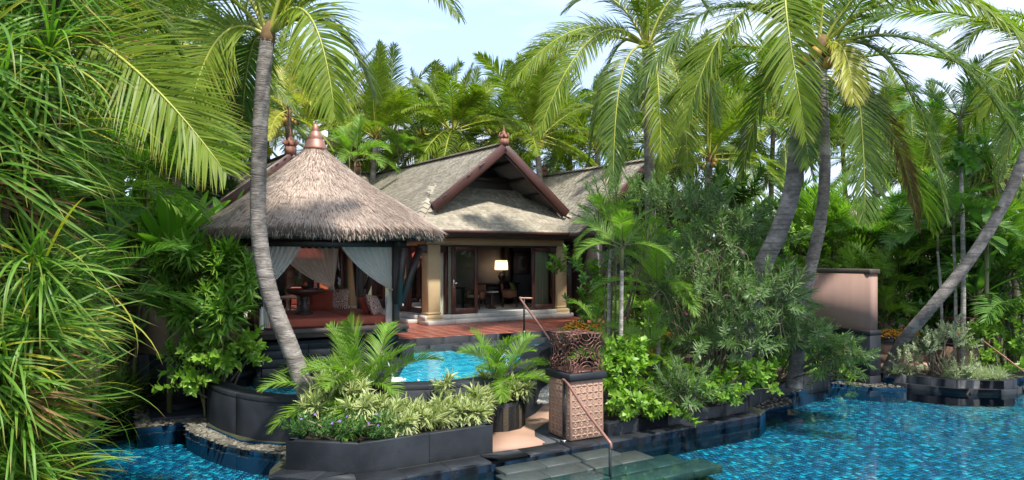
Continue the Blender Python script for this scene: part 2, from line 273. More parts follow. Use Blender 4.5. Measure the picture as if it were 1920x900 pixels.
MAT = dict(
 black=M('black_stone', (.009, .011, .014), (.027, .031, .037), rough=.55, ns=2.2, bs=.3, bscale=30, var=.08, spec=.3),
 wetblack=M('wet_black_stone', (.012, .016, .018), (.03, .035, .035), rough=.4, ns=3, bs=.2, bscale=30, spec=.25),
 steps=M('grey_green_stone', (.045, .056, .05), (.028, .036, .032), rough=.5, ns=4, bs=.2, bscale=40, var=.12),
 red=M('red_terracotta', (.31, .095, .06), (.23, .068, .045), rough=.3, ns=2.5, bs=.06, bscale=18, var=.12),
 walk=M('pink_concrete', (.40, .245, .17), (.33, .20, .14), rough=.8, ns=2, bs=.2, bscale=60),
 pink=M('pink_render', (.345, .215, .17), (.285, .178, .143), rough=.85, ns=1.6, stretch=(2.5, 2.5, .5), bs=.15, bscale=40),
 tan=M('tan_render', (.34, .225, .15), (.29, .19, .13), rough=.85, ns=1.5, bs=.15, bscale=40),
 cap=M('brown_cap', (.075, .05, .036), rough=.6, ns=4, bs=.2, bscale=30),
 yellow=M('yellow_render', (.55, .42, .23), (.47, .36, .2), rough=.8, ns=2, bs=.1, bscale=50),
 marble=M('pale_marble', (.55, .52, .47), (.44, .42, .39), rough=.45, ns=3, bs=.03),
 wood=M('dark_brown_wood', (.085, .032, .022), (.055, .022, .016), rough=.4, ns=4, stretch=(1, 1, .2), bs=.15, bscale=30),
 redwood=M('reddish_wood', (.085, .033, .026), (.055, .022, .018), rough=.42, ns=3, stretch=(1, 1, .3), bs=.15, bscale=30),
 darkwood=M('near_black_wood', (.022, .016, .014), (.035, .024, .02), rough=.5, ns=5, stretch=(1, 1, .2), bs=.15, bscale=30),
 greywood=M('weathered_brown_wood', (.045, .029, .024), (.03, .02, .017), rough=.5, ns=4, stretch=(1, 1, .3), bs=.2, bscale=30),
 copper=M('copper', (.40, .2, .15), (.28, .14, .11), rough=.5, metal=.55, ns=5, bs=.05),
 bronze=M('bronze_lattice', (.17, .075, .055), (.10, .05, .04), rough=.5, metal=.5, ns=9, bs=.2, bscale=50),
 terra=M('terracotta_finial', (.34, .15, .10), (.22, .10, .07), rough=.8, ns=9, bs=.4, bscale=40),
 shingle=shinglemat('grey_shingle', [(0, (.225, .195, .145)), (.5, (.295, .26, .195)), (1, (.37, .33, .255))]),
 deck=M('roof_deck', (.12, .105, .09), rough=.9),
 thatch=shinglemat('thatch_straw', [(0, (.33, .245, .195)), (.5, (.46, .36, .29)), (1, (.60, .49, .405))]),
 curtain=clothmat('sheer_white_curtain', (.92, .88, .81), .08, .35),
 drape=clothmat('pale_green_drape', (.74, .76, .60), .0, .25),
 mattress=M('rust_fabric', (.40, .095, .055), (.34, .08, .048), rough=.9, ns=4, bs=.1, bscale=60),
 orange=M('orange_fabric', (.62, .13, .04), (.55, .11, .04), rough=.85, ns=6),
 rust=M('dark_rust_fabric', (.34, .06, .035), rough=.9, ns=6),
 cream=M('cream_fabric', (.62, .56, .45), rough=.9), green=M('olive_fabric', (.2, .23, .05), rough=.9),
 wall=M('mauve_grey_wall', (.30, .26, .26), (.27, .235, .235), rough=.9, ns=1), dwall=M('grey_wall', (.16, .16, .165), rough=.9),
 cane=M('woven_cane', (.30, .13, .06), (.2, .085, .04), rough=.6, ns=40),
 lampshade=clothmat('lamp_shade', (.8, .77, .72), .0, .5), bulb=emitmat('lit_bulb', (1, .8, .5), 45),
 glass=glassmat('clear_glass', (.86, .92, .9), 1.75), metal=M('brushed_steel', (.55, .55, .53), rough=.3, metal=1),
 water=watermat('pool_water', (.66, .95, .97), 3.5, .07), water2=watermat('upper_pool_water', (.72, .96, .98), 3.0, .25),
 ptile=tilemat('blue_mosaic', [(0, (.001, .032, .085)), (.30, (.002, .06, .14)), (.58, (.003, .10, .205)), (.80, (.004, .17, .28)), (.93, (.008, .27, .37)), (1, (.02, .42, .50))]),
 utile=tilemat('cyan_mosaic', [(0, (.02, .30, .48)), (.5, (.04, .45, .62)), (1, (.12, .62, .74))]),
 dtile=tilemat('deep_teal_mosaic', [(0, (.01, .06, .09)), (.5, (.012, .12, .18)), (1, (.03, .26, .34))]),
 grout=M('blue_grout', (.002, .025, .06), rough=.8, spec=.08), ugrout=M('cyan_grout', (.015, .26, .42), rough=.6),
 dpebble=shinglemat('dark_pebbles', [(0, (.05, .045, .035)), (.5, (.10, .09, .07)), (1, (.17, .16, .13))]),
 pebble=shinglemat('flat_pebbles', [(0, (.06, .054, .04)), (.5, (.125, .112, .085)), (1, (.21, .195, .155))]),
 wpebble=shinglemat('white_pebbles', [(0, (.30, .28, .24)), (.5, (.48, .46, .41)), (1, (.68, .66, .6))]),
 soil=M('soil', (.05, .036, .022), (.03, .024, .015), rough=.95, ns=5, bs=.6, bscale=20, bd=.05),
 ground=M('garden_ground', (.05, .06, .022), (.035, .03, .015), rough=.95, ns=.8, bs=.5, bscale=8, bd=.05),
 sand=M('carved_sandstone', (.37, .225, .155), (.32, .19, .132), rough=.85, ns=6, bs=.3, bscale=50),
 cross=M('pale_carved_cross', (.43, .275, .195), (.38, .24, .17), rough=.85, ns=8, bs=.3, bscale=50),
 foam=M('white_foam', (.8, .85, .88), rough=.6, bs=.4, bscale=25),
 bark=barkmat('palm_bark', (.24, .215, .19), (.15, .13, .115)), bark2=barkmat('brown_bark', (.13, .095, .07), (.08, .06, .045)), pale=barkmat('pale_bark', (.36, .33, .28), (.22, .2, .17)),
 stem=M('green_stem', (.10, .12, .035), (.14, .13, .05), rough=.6), twig=M('pale_twig', (.22, .17, .11), (.14, .11, .07), rough=.8),
 fibre=M('palm_fibre', (.20, .12, .05), (.12, .07, .03), rough=.95, ns=9, bs=.5, bscale=30),
 rach=leafmat('yellow_rachis', (.34, .32, .05), (.26, .29, .05), tr=.1),
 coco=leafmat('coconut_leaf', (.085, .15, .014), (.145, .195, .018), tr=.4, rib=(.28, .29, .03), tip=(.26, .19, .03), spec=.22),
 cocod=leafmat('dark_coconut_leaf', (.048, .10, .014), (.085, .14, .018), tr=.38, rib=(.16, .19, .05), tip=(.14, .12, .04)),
 cocoy=leafmat('golden_coconut_leaf', (.30, .28, .03), (.23, .26, .03), tr=.4, rib=(.42, .38, .07), tip=(.3, .2, .05)),
 areca=leafmat('areca_leaf', (.09, .20, .025), (.17, .27, .03), tr=.45, rib=(.2, .28, .06), tip=(.2, .2, .05)),
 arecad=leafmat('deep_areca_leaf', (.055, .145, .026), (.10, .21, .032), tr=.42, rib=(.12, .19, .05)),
 pand=leafmat('pandanus_leaf', (.065, .155, .018), (.13, .25, .028), tr=.4, rib=(.15, .25, .05), c3=(.40, .36, .03), tip=(.30, .22, .06)),
 dry=leafmat('dry_leaf', (.24, .14, .06), (.15, .09, .04), tr=.2, rough=.8),
 olean=leafmat('oleander_leaf', (.085, .15, .055), (.14, .215, .07), tr=.32, rib=(.13, .19, .09)),
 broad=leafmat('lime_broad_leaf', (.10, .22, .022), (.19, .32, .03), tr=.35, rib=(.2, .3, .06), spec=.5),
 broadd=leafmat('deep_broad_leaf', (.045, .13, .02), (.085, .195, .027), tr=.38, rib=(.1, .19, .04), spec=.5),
 varieg=leafmat('striped_leaf', (.09, .17, .03), (.14, .22, .04), tr=.3, edge=(.58, .57, .30)),
 white=leafmat('white_edged_leaf', (.10, .17, .06), (.15, .22, .08), tr=.3, edge=(.55, .57, .42)),
 ruel=leafmat('narrow_leaf', (.035, .095, .022), (.06, .14, .03), tr=.25),
 fan=leafmat('fan_palm_leaf', (.065, .17, .02), (.15, .28, .03), tr=.36, rib=(.1, .2, .04), tip=(.25, .25, .05)),
 banana=leafmat('banana_leaf', (.09, .25, .02), (.15, .32, .03), tr=.45, rib=(.26, .40, .08)),
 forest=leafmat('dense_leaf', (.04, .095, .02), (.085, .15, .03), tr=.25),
 purple=M('purple_petal', (.32, .14, .55), rough=.7), redpetal=M('red_petal', (.65, .03, .05), rough=.7), whitepetal=M('white_petal', (.8, .8, .78), rough=.7),
 marigold=shinglemat('marigold', [(0, (.62, .20, .015)), (.5, (.75, .30, .02)), (1, (.80, .42, .04))]),
 coconut=M('orange_coconut', (.50, .26, .04), (.38, .24, .05), rough=.5), parasol=M('red_canvas', (.62, .09, .06), rough=.9),
 picture=M('picture_print', (.44, .30, .24), (.30, .19, .15), rough=.6, ns=12), mat=M('picture_mount', (.55, .47, .40), rough=.7), ink=M('dark_print', (.09, .09, .09), (.2, .18, .17), rough=.7, ns=15),
 jet=jetmat('falling_water'), pattern=None)
def patternmat():
    m, t, o = newmat('patterned_fabric'); p = N(t, 'ShaderNodeBsdfPrincipled'); p.inputs['Roughness'].default_value = .9
    tcn = N(t, 'ShaderNodeTexCoord'); v = N(t, 'ShaderNodeTexVoronoi', i_Scale=11.0); t.links.new(tcn.outputs['Object'], v.inputs['Vector'])
    wv = N(t, 'ShaderNodeMath', operation='SINE'); ml = N(t, 'ShaderNodeMath', operation='MULTIPLY'); ml.inputs[1].default_value = 26; t.links.new(v.outputs['Distance'], ml.inputs[0]); t.links.new(ml.outputs[0], wv.inputs[0])
    t.links.new(ramp(t, wv.outputs[0], [(.3, (.22, .05, .03)), (.5, (.72, .60, .50))]), p.inputs['Base Color']); t.links.new(p.outputs[0], o.inputs[0]); return m
MAT['pattern'] = patternmat()
# ------------------------------------------------------------------ ground, pools
def sheet(name, poly, z0, z1, m, kind='structure', side=None, mats=None):
    mb = MB().prism(poly, z0, z1, 0, None if mats is None else 1); o = link(name, mb.mesh(name, mats or m)); return tag(o, kind=kind)
def xy(px, py, z): return tuple(on(px, py, z)[:2])
bank = [(-2.6, -60), (-2.8, 8), (-3.3, 9.2), (-5, 9.75), (-7.0, 10.1), (-7.5, 11.9), (-8.2, 13.9), (-8.9, 16.3), xy(245, 745, .04), xy(300, 748, .04), (-7.0, 15.3), (-6.35, 14.9)]
front_edge = [(-3.75, 10.75), (-3.64, 10.35), (-2.35, 10.02), (-1.66, 10.26), (1.7, 12.26), (5.15, 14.4), (5.45, 14.9)]
right_edge = [(5.2, 15.6), (6.3, 16.9), (8.4, 18.6), (9.3, 18.85), (9.9, 18.6), (11.2, 17.5), (12.5, 17.45), (13.0, 18.2), (14.2, 19.2), (17, 19.6), (24, 20), (60, 22)]
outline = bank + [(-6.0, 13.6), (-4.9, 12.5), (-3.8, 12.2)] + front_edge + right_edge + [(900, 40), (900, 1500), (-900, 1500), (-900, -60)]
sheet('ground', outline, -1.4, .10, MAT['ground'], mats=[MAT['ground'], MAT['grout']])
floor_o = sheet('pool_floor', [(-14, -60), (70, -60), (70, 26), (-14, 26)], -1.3, -.36, MAT['grout'])
sheet('pool_water', [(-14, -60), (70, -60), (70, 26), (-14, 26)], -.02, -.02, MAT['water'])
# mosaic of the lower pool floor: nearest tiles one by one, the rest joined
def tiles(root_name, label, x0, x1, y0, y1, z, pitch, mats, root, poly=None, nnear=300, rot=0.0):
    RZ = rot
    xs = np.arange(x0, x1, pitch); ys = np.arange(y0, y1, pitch * 1.0); X, Y = np.meshgrid(xs, ys); X = X + (np.arange(len(ys))[:, None] % 2) * pitch / 2
    P = np.stack([X.ravel(), Y.ravel()], 1)
    if rot: cm = np.array(((x0 + x1) / 2, (y0 + y1) / 2)); cr, sr = math.cos(rot), math.sin(rot); P = (P - cm) @ np.array(((cr, sr), (-sr, cr))) + cm
    px = 960 + FPX * P[:, 0] / P[:, 1]
    keep = (px > -60) & (px < 1980)
    if poly is not None: keep &= inpoly(P, poly)
    P = P[keep]; d = P[:, 1]; py = HOR + FPX * (CAMZ - z) / P[:, 1]; px = 960 + FPX * P[:, 0] / P[:, 1]
    vis = (py < 897) & (px > 1180) & (px < 1915) if nnear else np.zeros(len(P), bool)
    order = np.argsort(np.where(vis, d, 1e9))[:nnear]; near = np.zeros(len(P), bool); near[order] = nnear > 0
    h = pitch * .455
    def quads(Q):
        n = len(Q); j = rng.uniform(-1, 1, (n, 3)) * .004; c = np.array([(-h, -h), (h, -h), (h, h), (-h, h)])
        V = np.zeros((n, 8, 3)); c = c @ np.array(((math.cos(RZ), math.sin(RZ)), (-math.sin(RZ), math.cos(RZ)))); V[:, :4, :2] = Q[:, None] + c; V[:, 4:, :2] = Q[:, None] + c * .97
        V[:, :4, 2] = z; V[:, 4:, 2] = z + .007 + (j[:, 0:1] * c[None, :, 0] / h + j[:, 1:2] * c[None, :, 1] / h) * .5
        a = np.arange(n)[:, None] * 8; f = np.array([(4, 5, 6, 7), (0, 1, 5, 4), (1, 2, 6, 5), (2, 3, 7, 6), (3, 0, 4, 7)])
        return V.reshape(-1, 3), (a[:, :, None] + f[None]).reshape(-1, 4)
    v, f = quads(P[~near]); o = link('pool_tiles', MB().add(v, f).mesh('pool_tiles', mats), root); tag(o, kind='stuff')
    if nnear:
        v, f = quads(np.zeros((1, 2))); v[:, 2] -= z; me = MB().add(v, f).mesh('pool_tile', mats)
        for q in P[near]: link('pool_tile', me, root, (q[0], q[1], z), (random.uniform(-.03, .03), random.uniform(-.03, .03), 0))
def inpoly(P, poly):
    P = np.asarray(P); ins = np.zeros(len(P), bool); n = len(poly)
    for i in range(n):
        (x1, y1), (x2, y2) = poly[i], poly[(i + 1) % n]
        c = ((y1 > P[:, 1]) != (y2 > P[:, 1])) & (P[:, 0] < (x2 - x1) * (P[:, 1] - y1) / (y2 - y1 + 1e-12) + x1); ins ^= c
    return ins
tiles('pool_tile', '', -13, 24, 2, 27, -.355, .09, MAT['ptile'], floor_o, [(-11, 8.5), (20, 8.5), (20, 20.3), (-11, 20.3)], 280, R(29))

def offset(poly, d):
    P = np.array(poly); n = len(P); T = nrm(np.roll(P, -1, 0) - np.roll(P, 1, 0)); return [tuple(p) for p in (P + d * np.stack([-T[:, 1], T[:, 0]], 1))]
# stone coping along the lower pool
def strip_poly(pts, wdt, side=1):
    P = np.array(pts, float); T = np.zeros_like(P); T[1:-1] = nrm(P[2:] - P[:-2]); T[0] = nrm(P[1] - P[0]); T[-1] = nrm(P[-1] - P[-2]); Q = P + side * wdt * np.stack([-T[:, 1], T[:, 0]], 1)
    return [tuple(p) for p in P], [tuple(q) for q in Q]
def resample(pts, step):
    P = np.array(pts, float); L = np.concatenate([[0], np.cumsum(np.linalg.norm(np.diff(P, axis=0), axis=1))]); n = max(2, int(round(L[-1] / step)) + 1)
    s = np.linspace(0, L[-1], n); return np.stack([np.interp(s, L, P[:, 0]), np.interp(s, L, P[:, 1])], 1)
def coping(root, pts, wdt, z0, z1, step, m, side=1, name='coping_stone', gap=.004):
    n_ = resample(pts, step); ns = len(n_) - 1; P = resample(pts, step / 6); k = max(1, int(math.ceil((len(P) - 1) / ns))); a, b = strip_poly(P, wdt, side); i = 0
    while i < len(P) - 1:
        j = min(i + k, len(P) - 1)
        if len(P) - 1 - j < k / 2: j = len(P) - 1
        A_ = [np.array(x) for x in a[i:j + 1]]; B_ = [np.array(x) for x in b[i:j + 1]]
        for Q in (A_, B_): Q[0] = Q[0] + nrm(Q[1] - Q[0]) * gap / 2; Q[-1] = Q[-1] + nrm(Q[-2] - Q[-1]) * gap / 2
        o = part(name, MB().prism([tuple(x) for x in A_] + [tuple(x) for x in B_[::-1]], z0, z1 + random.uniform(-.002, .002)), m, root); bevel(o, .006, 1); i = j
ledge = thing('pool_ledge', 'long low ledge of black stone between the planters and the tiled lower pool', 'ledge', (-1, 11, 0)); ledge['kind'] = 'structure'
part('ledge_core', MB().prism(front_edge[:-1] + [(4.9, 15.2), (1.2, 13.2), (-1.9, 11.5), (-3.7, 11.9)], -1.4, .09), MAT['black'], ledge)
coping(ledge, front_edge[1:6], .42, -.12, .135, .62, MAT['black'])
rledge = thing('planting_kerb', 'rounded black kerb in front of the right-hand planting bed beside the pink wall', 'kerb', (11, 18, 0)); rledge['kind'] = 'structure'
rk = [(9.9, 18.5), (10.4, 18.1), (11.2, 17.45), (12.3, 17.3), (12.75, 17.5), (12.95, 18.0), (12.9, 18.6)]
part('kerb_core', MB().prism(offset(rk, .04) + [(11.2, 19.2)], -1.3, .2, 0, 1), [MAT['soil'], MAT['grout']], rledge)
coping(rledge, rk, .38, -.10, .30, .55, MAT['black'])
coping(rledge, offset(rk[:], -.12), .2, -.10, .10, .7, MAT['black'], name='lower_kerb_stone')
# low wall behind the ledge under the lime hedge
hk = thing('bed_wall', 'low black stone wall holding the lime-green hedge above the pool', 'wall', (3, 13.3, 0)); hk['kind'] = 'structure'
coping(hk, [(1.75, 12.62), (5.0, 14.66), (5.15, 15.3)], .2, .0, .36, .75, MAT['black'], name='wall_stone')
part('bed_soil', MB().prism([(1.8, 12.85), (5.0, 14.9), (5.2, 15.6), (6.4, 16.95), (8.3, 18.6), (7, 22), (2.2, 20), (1.6, 14.5)], 0, .30), MAT['soil'], hk)
hk2 = thing('back_bed_wall', 'stepped black stone edging in the pool inlet before the pink wall', 'wall', (7, 17.5, 0)); hk2['kind'] = 'structure'
coping(hk2, [(5.25, 15.3), (6.35, 16.75), (8.5, 18.45)], .3, -.10, .34, .7, MAT['black'], name='wall_stone')
# pebble shelves at water level
def pebbles(root, poly, z, n, size, m, name='pebbles', flat=.4):
    P = np.array(poly); lo, hi = P.min(0), P.max(0); Q = rng.uniform(lo, hi, (n * 4, 2)); Q = Q[inpoly(Q, poly)][:n]
    ico = [(0, 0, 1), (.9, 0, .3), (.28, .85, .3), (-.72, .52, .3), (-.72, -.52, .3), (.28, -.85, .3), (.95, .1, -.3), (0, .98, -.3), (-.95, 0, -.3), (0, -.98, -.3)]
    ico = np.array(ico); F = [(0, 1, 2), (0, 2, 3), (0, 3, 4), (0, 4, 5), (0, 5, 1), (1, 6, 2), (2, 6, 7), (2, 7, 3), (3, 7, 8), (3, 8, 4), (4, 8, 9), (4, 9, 5), (5, 9, 6), (5, 6, 1)]
    V = []; k = len(Q); a = rng.uniform(0, 6.28, k); s = size * rng.uniform(.55, 1.3, (k, 1, 1)); el = rng.uniform(.6, 1.0, (k, 1))
    vx = ico[None, :, 0] * 1.25; vy = ico[None, :, 1] * el; X = np.cos(a)[:, None] * vx - np.sin(a)[:, None] * vy; Y = np.sin(a)[:, None] * vx + np.cos(a)[:, None] * vy
    V = np.stack([X, Y, np.broadcast_to(ico[None, :, 2] * flat, X.shape)], 2) * s; V[:, :, :2] += Q[:, None]; V[:, :, 2] += z + rng.uniform(0, size * .35, (k, 1))
    f = (np.arange(k)[:, None, None] * len(ico) + np.array(F)[None]).reshape(-1, 3)
    o = part(name, MB().add(V.reshape(-1, 3), f), m, root); tag(o, kind='stuff'); return o
sh = thing('pebble_shelf', 'corner shelf of flat pebbles at the water by the black pillar base', 'shelf', (-8, 15, 0)); sh['kind'] = 'structure'
pA = [xy(246, 746, .04), xy(258, 804, .04), xy(350, 793, .04), xy(400, 775, .04), (-6.4, 15.2), (-7.5, 16.4)]
part('shelf_slab', MB().prism(pA, -1.3, .03, 0, 1), [MAT['wetblack'], MAT['grout']], sh); pebbles(sh, pA, .04, 900, .055, MAT['pebble'])
sh2 = thing('curved_pebble_shelf', 'curved shelf of flat pebbles around the foot of the rounded black pool wall', 'shelf', (-5, 12.6, 0)); sh2['kind'] = 'structure'
pB = [xy(345, 791, .04), xy(352, 806, .04), xy(378, 820, .04), xy(425, 836, .04), xy(480, 847, .04), xy(545, 853, .04), (-3.6, 12.3), (-4.6, 12.9), (-5.6, 13.7), (-6.3, 14.6)]
part('shelf_slab', MB().prism(pB, -1.3, .03, 0, 1), [MAT['wetblack'], MAT['grout']], sh2); pebbles(sh2, pB, .04, 1300, .05, MAT['pebble'])
coping(sh2, pB[:6], .05, -.06, .06, .5, MAT['steps'], name='shelf_rim', side=1)
sh3 = thing('inlet_pebble_shelf', 'narrow strip of pebbles at the water between hedge and pink wall', 'shelf', (6.5, 16.5, 0)); sh3['kind'] = 'structure'
pC = [xy(1420, 772, .03), xy(1488, 757, .03), xy(1470, 742, .03), xy(1555, 718, .03), xy(1640, 726, .03), xy(1700, 728, .03), (9.9, 18.6), (9.2, 18.9), (8.2, 18.7), (6.2, 17.0), (5.2, 15.4)]
part('shelf_slab', MB().prism(pC, -1.3, .02, 0, 1), [MAT['wetblack'], MAT['grout']], sh3); pebbles(sh3, pC, .03, 900, .04, MAT['dpebble'])

# upper pool
pool_out = [(-6.1, 15.9), (-6.36, 14.6), (-5.75, 13.5), (-4.85, 12.72), (-4.07, 12.4), (-2.8, 12.35), (-1.4, 12.5), (-.45, 13.0), (.1, 14.0), (.5, 15.3), (.68, 16.9), (1.05, 18.0), (1.6, 19.3), (1.62, 20.3)]
pool_sm = [tuple(p) for p in smooth_path([(x, y, 0) for x, y in pool_out], 56)[:, :2]]
upw = thing('upper_pool_wall', 'curving black stone wall of the raised pool below the thatched pavilion', 'pool wall', (-5, 13, 0)); upw['kind'] = 'structure'
SPX = -2.75; isp = next(i for i, p in enumerate(pool_sm) if p[0] > SPX and p[1] < 13)
WL, WR = .80, 1.05
_, inner = strip_poly(pool_sm, .34, 1); _, outer = strip_poly(pool_sm, .03, -1)
for lo, hi, zt in ((0, isp + 1, WL + .07), (isp, len(pool_sm), WR + .05)):
    a_, b_ = pool_sm[lo:hi], inner[lo:hi]; part('wall_core', MB().prism(list(a_) + list(b_[::-1]), .0, zt - .075), MAT['black'], upw)
    coping(upw, outer[lo:hi], .42, zt - .075, zt, 1.5, MAT['black']); coping(upw, outer[lo:hi], .03, .03, zt - .085, 1.5, MAT['black'], name='stone_panel')
dv0, dv1 = inner[isp], (-2.72, 15.85)
coping(upw, [dv0, dv1], .28, .1, WR + .05, 1.2, MAT['black'], side=-1, name='divider_stone')
okp = [tuple(p) for p in inner if p[1] < 20.1 and p[1] - 16.25 < (p[0] + 6.1) * .527 - .02]; isq = next(i for i, p in enumerate(okp) if p[0] > SPX and p[1] < 13.2)
polyL = okp[:isq + 1] + [dv1, (-2.85, 17.9), (-5.72, 16.42)]; polyR = okp[isq:] + [(1.3, 20.12), (-2.72, 18.0), dv1]
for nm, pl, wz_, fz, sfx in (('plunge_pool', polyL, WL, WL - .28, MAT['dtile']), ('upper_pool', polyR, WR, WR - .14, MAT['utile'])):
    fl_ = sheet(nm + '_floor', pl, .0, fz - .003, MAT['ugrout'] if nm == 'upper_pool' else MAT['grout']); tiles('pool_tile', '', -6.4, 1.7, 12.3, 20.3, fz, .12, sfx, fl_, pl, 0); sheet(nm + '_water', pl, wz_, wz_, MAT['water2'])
# pool steps in the far corner of upper pool
for k in range(3):
    stp = thing('pool_step', ['topmost grey slab step under water at the terrace edge of the raised pool', 'middle grey slab step under water in the raised pool', 'lowest grey slab step in the raised pool, deepest under water'][k], 'step', (-.4, 18.3, 0), R(28), 'steps in the raised pool'); stp['kind'] = 'structure'
    o = part('slab', MB().box((.1 * k, .45 - .42 * k,  1.005 - .03 * k), (2.0, .55, .1)), MAT['steps'], stp, world=False); bevel(o, .01, 1)
# terrace
te0, te1 = np.array((-3.3, 17.72)), np.array((1.62, 20.32)); ted = nrm(te1 - te0)
TL = te0 - ted * 5.5; TR = te1 + ted * .9
ter = [tuple(TL), tuple(TR), (2.6, 22.4), (9, 28), (2, 42), (-16, 36), (-13, 20), tuple(TL + np.array((-.5, 1)))]
terrace = sheet('terrace', ter, .0, 1.245, MAT['red'], mats=[MAT['red'], MAT['black']])
tk = thing('terrace_kerb', 'black stone kerb along the edge of the red terrace above the raised pool', 'kerb', (-1, 19, 0)); tk['kind'] = 'structure'
coping(tk, [tuple(TL - np.array((-.0, .02))), tuple(TR)], .16, .6, 1.258, .8, MAT['black'], side=1)
coping(tk, [tuple(te0 - ted * 1.5 + np.array((.08, -.16))), tuple(te1 + np.array((.08, -.16)))], .13, .1, 1.10, .9, MAT['black'], name='lower_stone', side=1)
# terracotta floor tiles with recessed joints, the nearest rows
tt = MB(); tb = MB()
n_t = np.array((-ted[1], ted[0]))
me_t = MB().box((0, 0, 0), (.392, .392, .008)).mesh('floor_tile', MAT['red'])
for i in range(14):
    for j in range(8):
        c = te0 + ted * (.25 + .4 * i) + n_t * (.4 + .4 * j)
        if c[0] < 2.2: link('floor_tile', me_t, terrace, (c[0], c[1], 1.2505), (0, 0, math.atan2(ted[1], ted[0])))
# walkway
wz = .15
sheet('walkway', [xy(924, 842, wz), xy(1022, 829, wz), xy(1003, 818, wz), xy(1002, 806, wz), xy(1020, 794, wz), xy(1050, 785, wz), xy(1050, 755, wz), xy(1022, 757, wz), xy(1004, 775, wz), xy(978, 790, wz), xy(920, 806, wz)], .05, wz, MAT['walk'])
dk = [xy(1022, 830, wz), xy(1140, 812, wz), (1.9, 14.2), (1.2, 17.8), (.75, 16.9), (.45, 15.2), (.1, 14.2), (-.5, 13.3), (-.9, 12.6)]
sheet('dark_paving', dk, .05, wz - .006, MAT['black'])
pw = thing('white_pebble_bed', 'bed of white pebbles between the wavy black pool wall and the lattice pedestal', 'pebbles', (.8, 15.5, .14)); pw['kind'] = 'structure'
pD = [xy(1000, 757, .16), xy(1026, 757, .16), xy(1040, 712, .16), xy(1014, 712, .16), xy(1004, 745, .16)]
pebbles(pw, pD, .15, 420, .055, MAT['wpebble'], flat=.5)
# entry steps in the lower pool
S1a, S1b = on(922, 874, .03), on(1133, 838, .03); du = nrm(S1b - S1a); dv = np.array((du[1], -du[0], 0))
for k in range(4):
    L_ = np.linalg.norm(S1b - S1a) + .55 * k; c = S1a - du * (.12 * k) + du * L_ / 2 + dv * (.22 + .36 * k); zt = .035 - .04 * k
    stp = thing('entry_step', ['first grey-green slab step at the ledge, just out of the water', 'second grey-green slab step, awash in the lower pool', 'third grey-green slab step, under water behind the handrail foot', 'lowest grey-green slab step, deepest in the lower pool'][k], 'step', (c[0], c[1], 0), math.atan2(du[1], du[0]), 'entry steps of the lower pool'); stp['kind'] = 'structure'
    nsl = 3 + k
    for q in range(nsl):
        o = part('slab', MB().box((-L_ / 2 + (q + .5) * L_ / nsl, 0, zt - .06), (L_ / nsl - .006, .5, .12)), MAT['steps'], stp, world=False); bevel(o, .008, 1)
# front planter
FP = [(-3.48, 10.66), (-2.32, 10.48), (-.32, 11.68), (-.72, 12.42), (-2.6, 12.2), (-3.4, 12.0)]
fpl = thing('stone_planter', 'angular black stone planter in front holding the striped plants', 'planter', (-2, 11.4, .1))
P_ = [np.array(p) for p in FP]
for i in range(len(FP)):
    p, q = P_[i], P_[(i + 1) % len(FP)]; L_ = np.linalg.norm(q - p); n_ = max(1, round(L_ / .95))
    for k in range(n_):
        A, B_ = p + (q - p) * k / n_, p + (q - p) * (k + 1) / n_; t = nrm(B_ - A); nn = np.array((-t[1], t[0])); A2, B2 = A + t * .002, B_ - t * .002
        o = part('stone_panel', MB().prism([tuple(A2), tuple(B2), tuple(B2 + nn * .12), tuple(A2 + nn * .12)], .05, .575), MAT['black'], fpl); bevel(o, .008, 1)
part('soil', MB().prism(offset(FP, .08), .05, .50), MAT['soil'], fpl)
sp_ = thing('small_planter', 'low rounded dark planter with the arching palm beside the walkway', 'planter', (-.45, 13.35, .1))
c0 = np.array((-.4, 13.45)); ring = [tuple(c0 + np.array((.66 * math.cos(a), .62 * math.sin(a)))) for a in np.linspace(0, 2 * math.pi, 13)]
coping(sp_, ring, .09, .05, .66, .55, MAT['black'], name='stone_panel'); part('soil', MB().prism(ring[:-1], .05, .60), MAT['soil'], sp_)

# pink garden walls
GV = np.array((-.469, .883)); GU = np.array((.883, .469))
def garden_wall(name, label, p0, d, L, top, basez, thick, mat, capm, blk=.06):
    r = thing(name, label, 'wall', (p0[0], p0[1], 0)); p0 = np.array(p0); d = np.array(d); n = np.array((-d[1], d[0]))
    def slab(t0, t1, w0, z0, z1): return MB().prism([tuple(p0 + d * t0 - n * w0), tuple(p0 + d * t1 - n * w0), tuple(p0 + d * t1 + n * w0), tuple(p0 + d * t0 + n * w0)], z0, z1, bottom=True)
    part('render', slab(0, L, thick / 2, basez - .02, top), mat, r); o = part('coping', slab(-.05, L, thick / 2 + .05, top, top + .13), capm, r); bevel(o, .015, 1)
    for k in range(int(L / .9) + 1):
        for z0, z1 in ((-.5, .25), (.25, basez - .12), (basez - .12, basez)):
            x = blk if z1 < basez else blk * 1.25
            o = part('base_stone', slab(-x + .9 * k if k == 0 else .9 * k + .003, min(L, .9 * (k + 1)) - .003, thick / 2 + x, z0 + .003, z1), MAT['black'], r); bevel(o, .01, 1)
    return r
garden_wall('garden_wall', 'pink rendered garden wall on a tall black stone base, standing at the pool', (9.62, 18.45), GV, 6.5, 2.95, 1.45, .34, MAT['pink'], MAT['cap'])
garden_wall('boundary_wall', 'tan rendered wall end with black base half hidden by the fan palm', (-7.05, 15.1), (-.883, .469), 2.0, 2.9, 1.25, .5, MAT['tan'], MAT['cap'])
bs = thing('wall_plinth', 'flat black slab at the water below the tan wall end', 'slab', (-7.2, 14.9, 0)); bs['kind'] = 'structure'
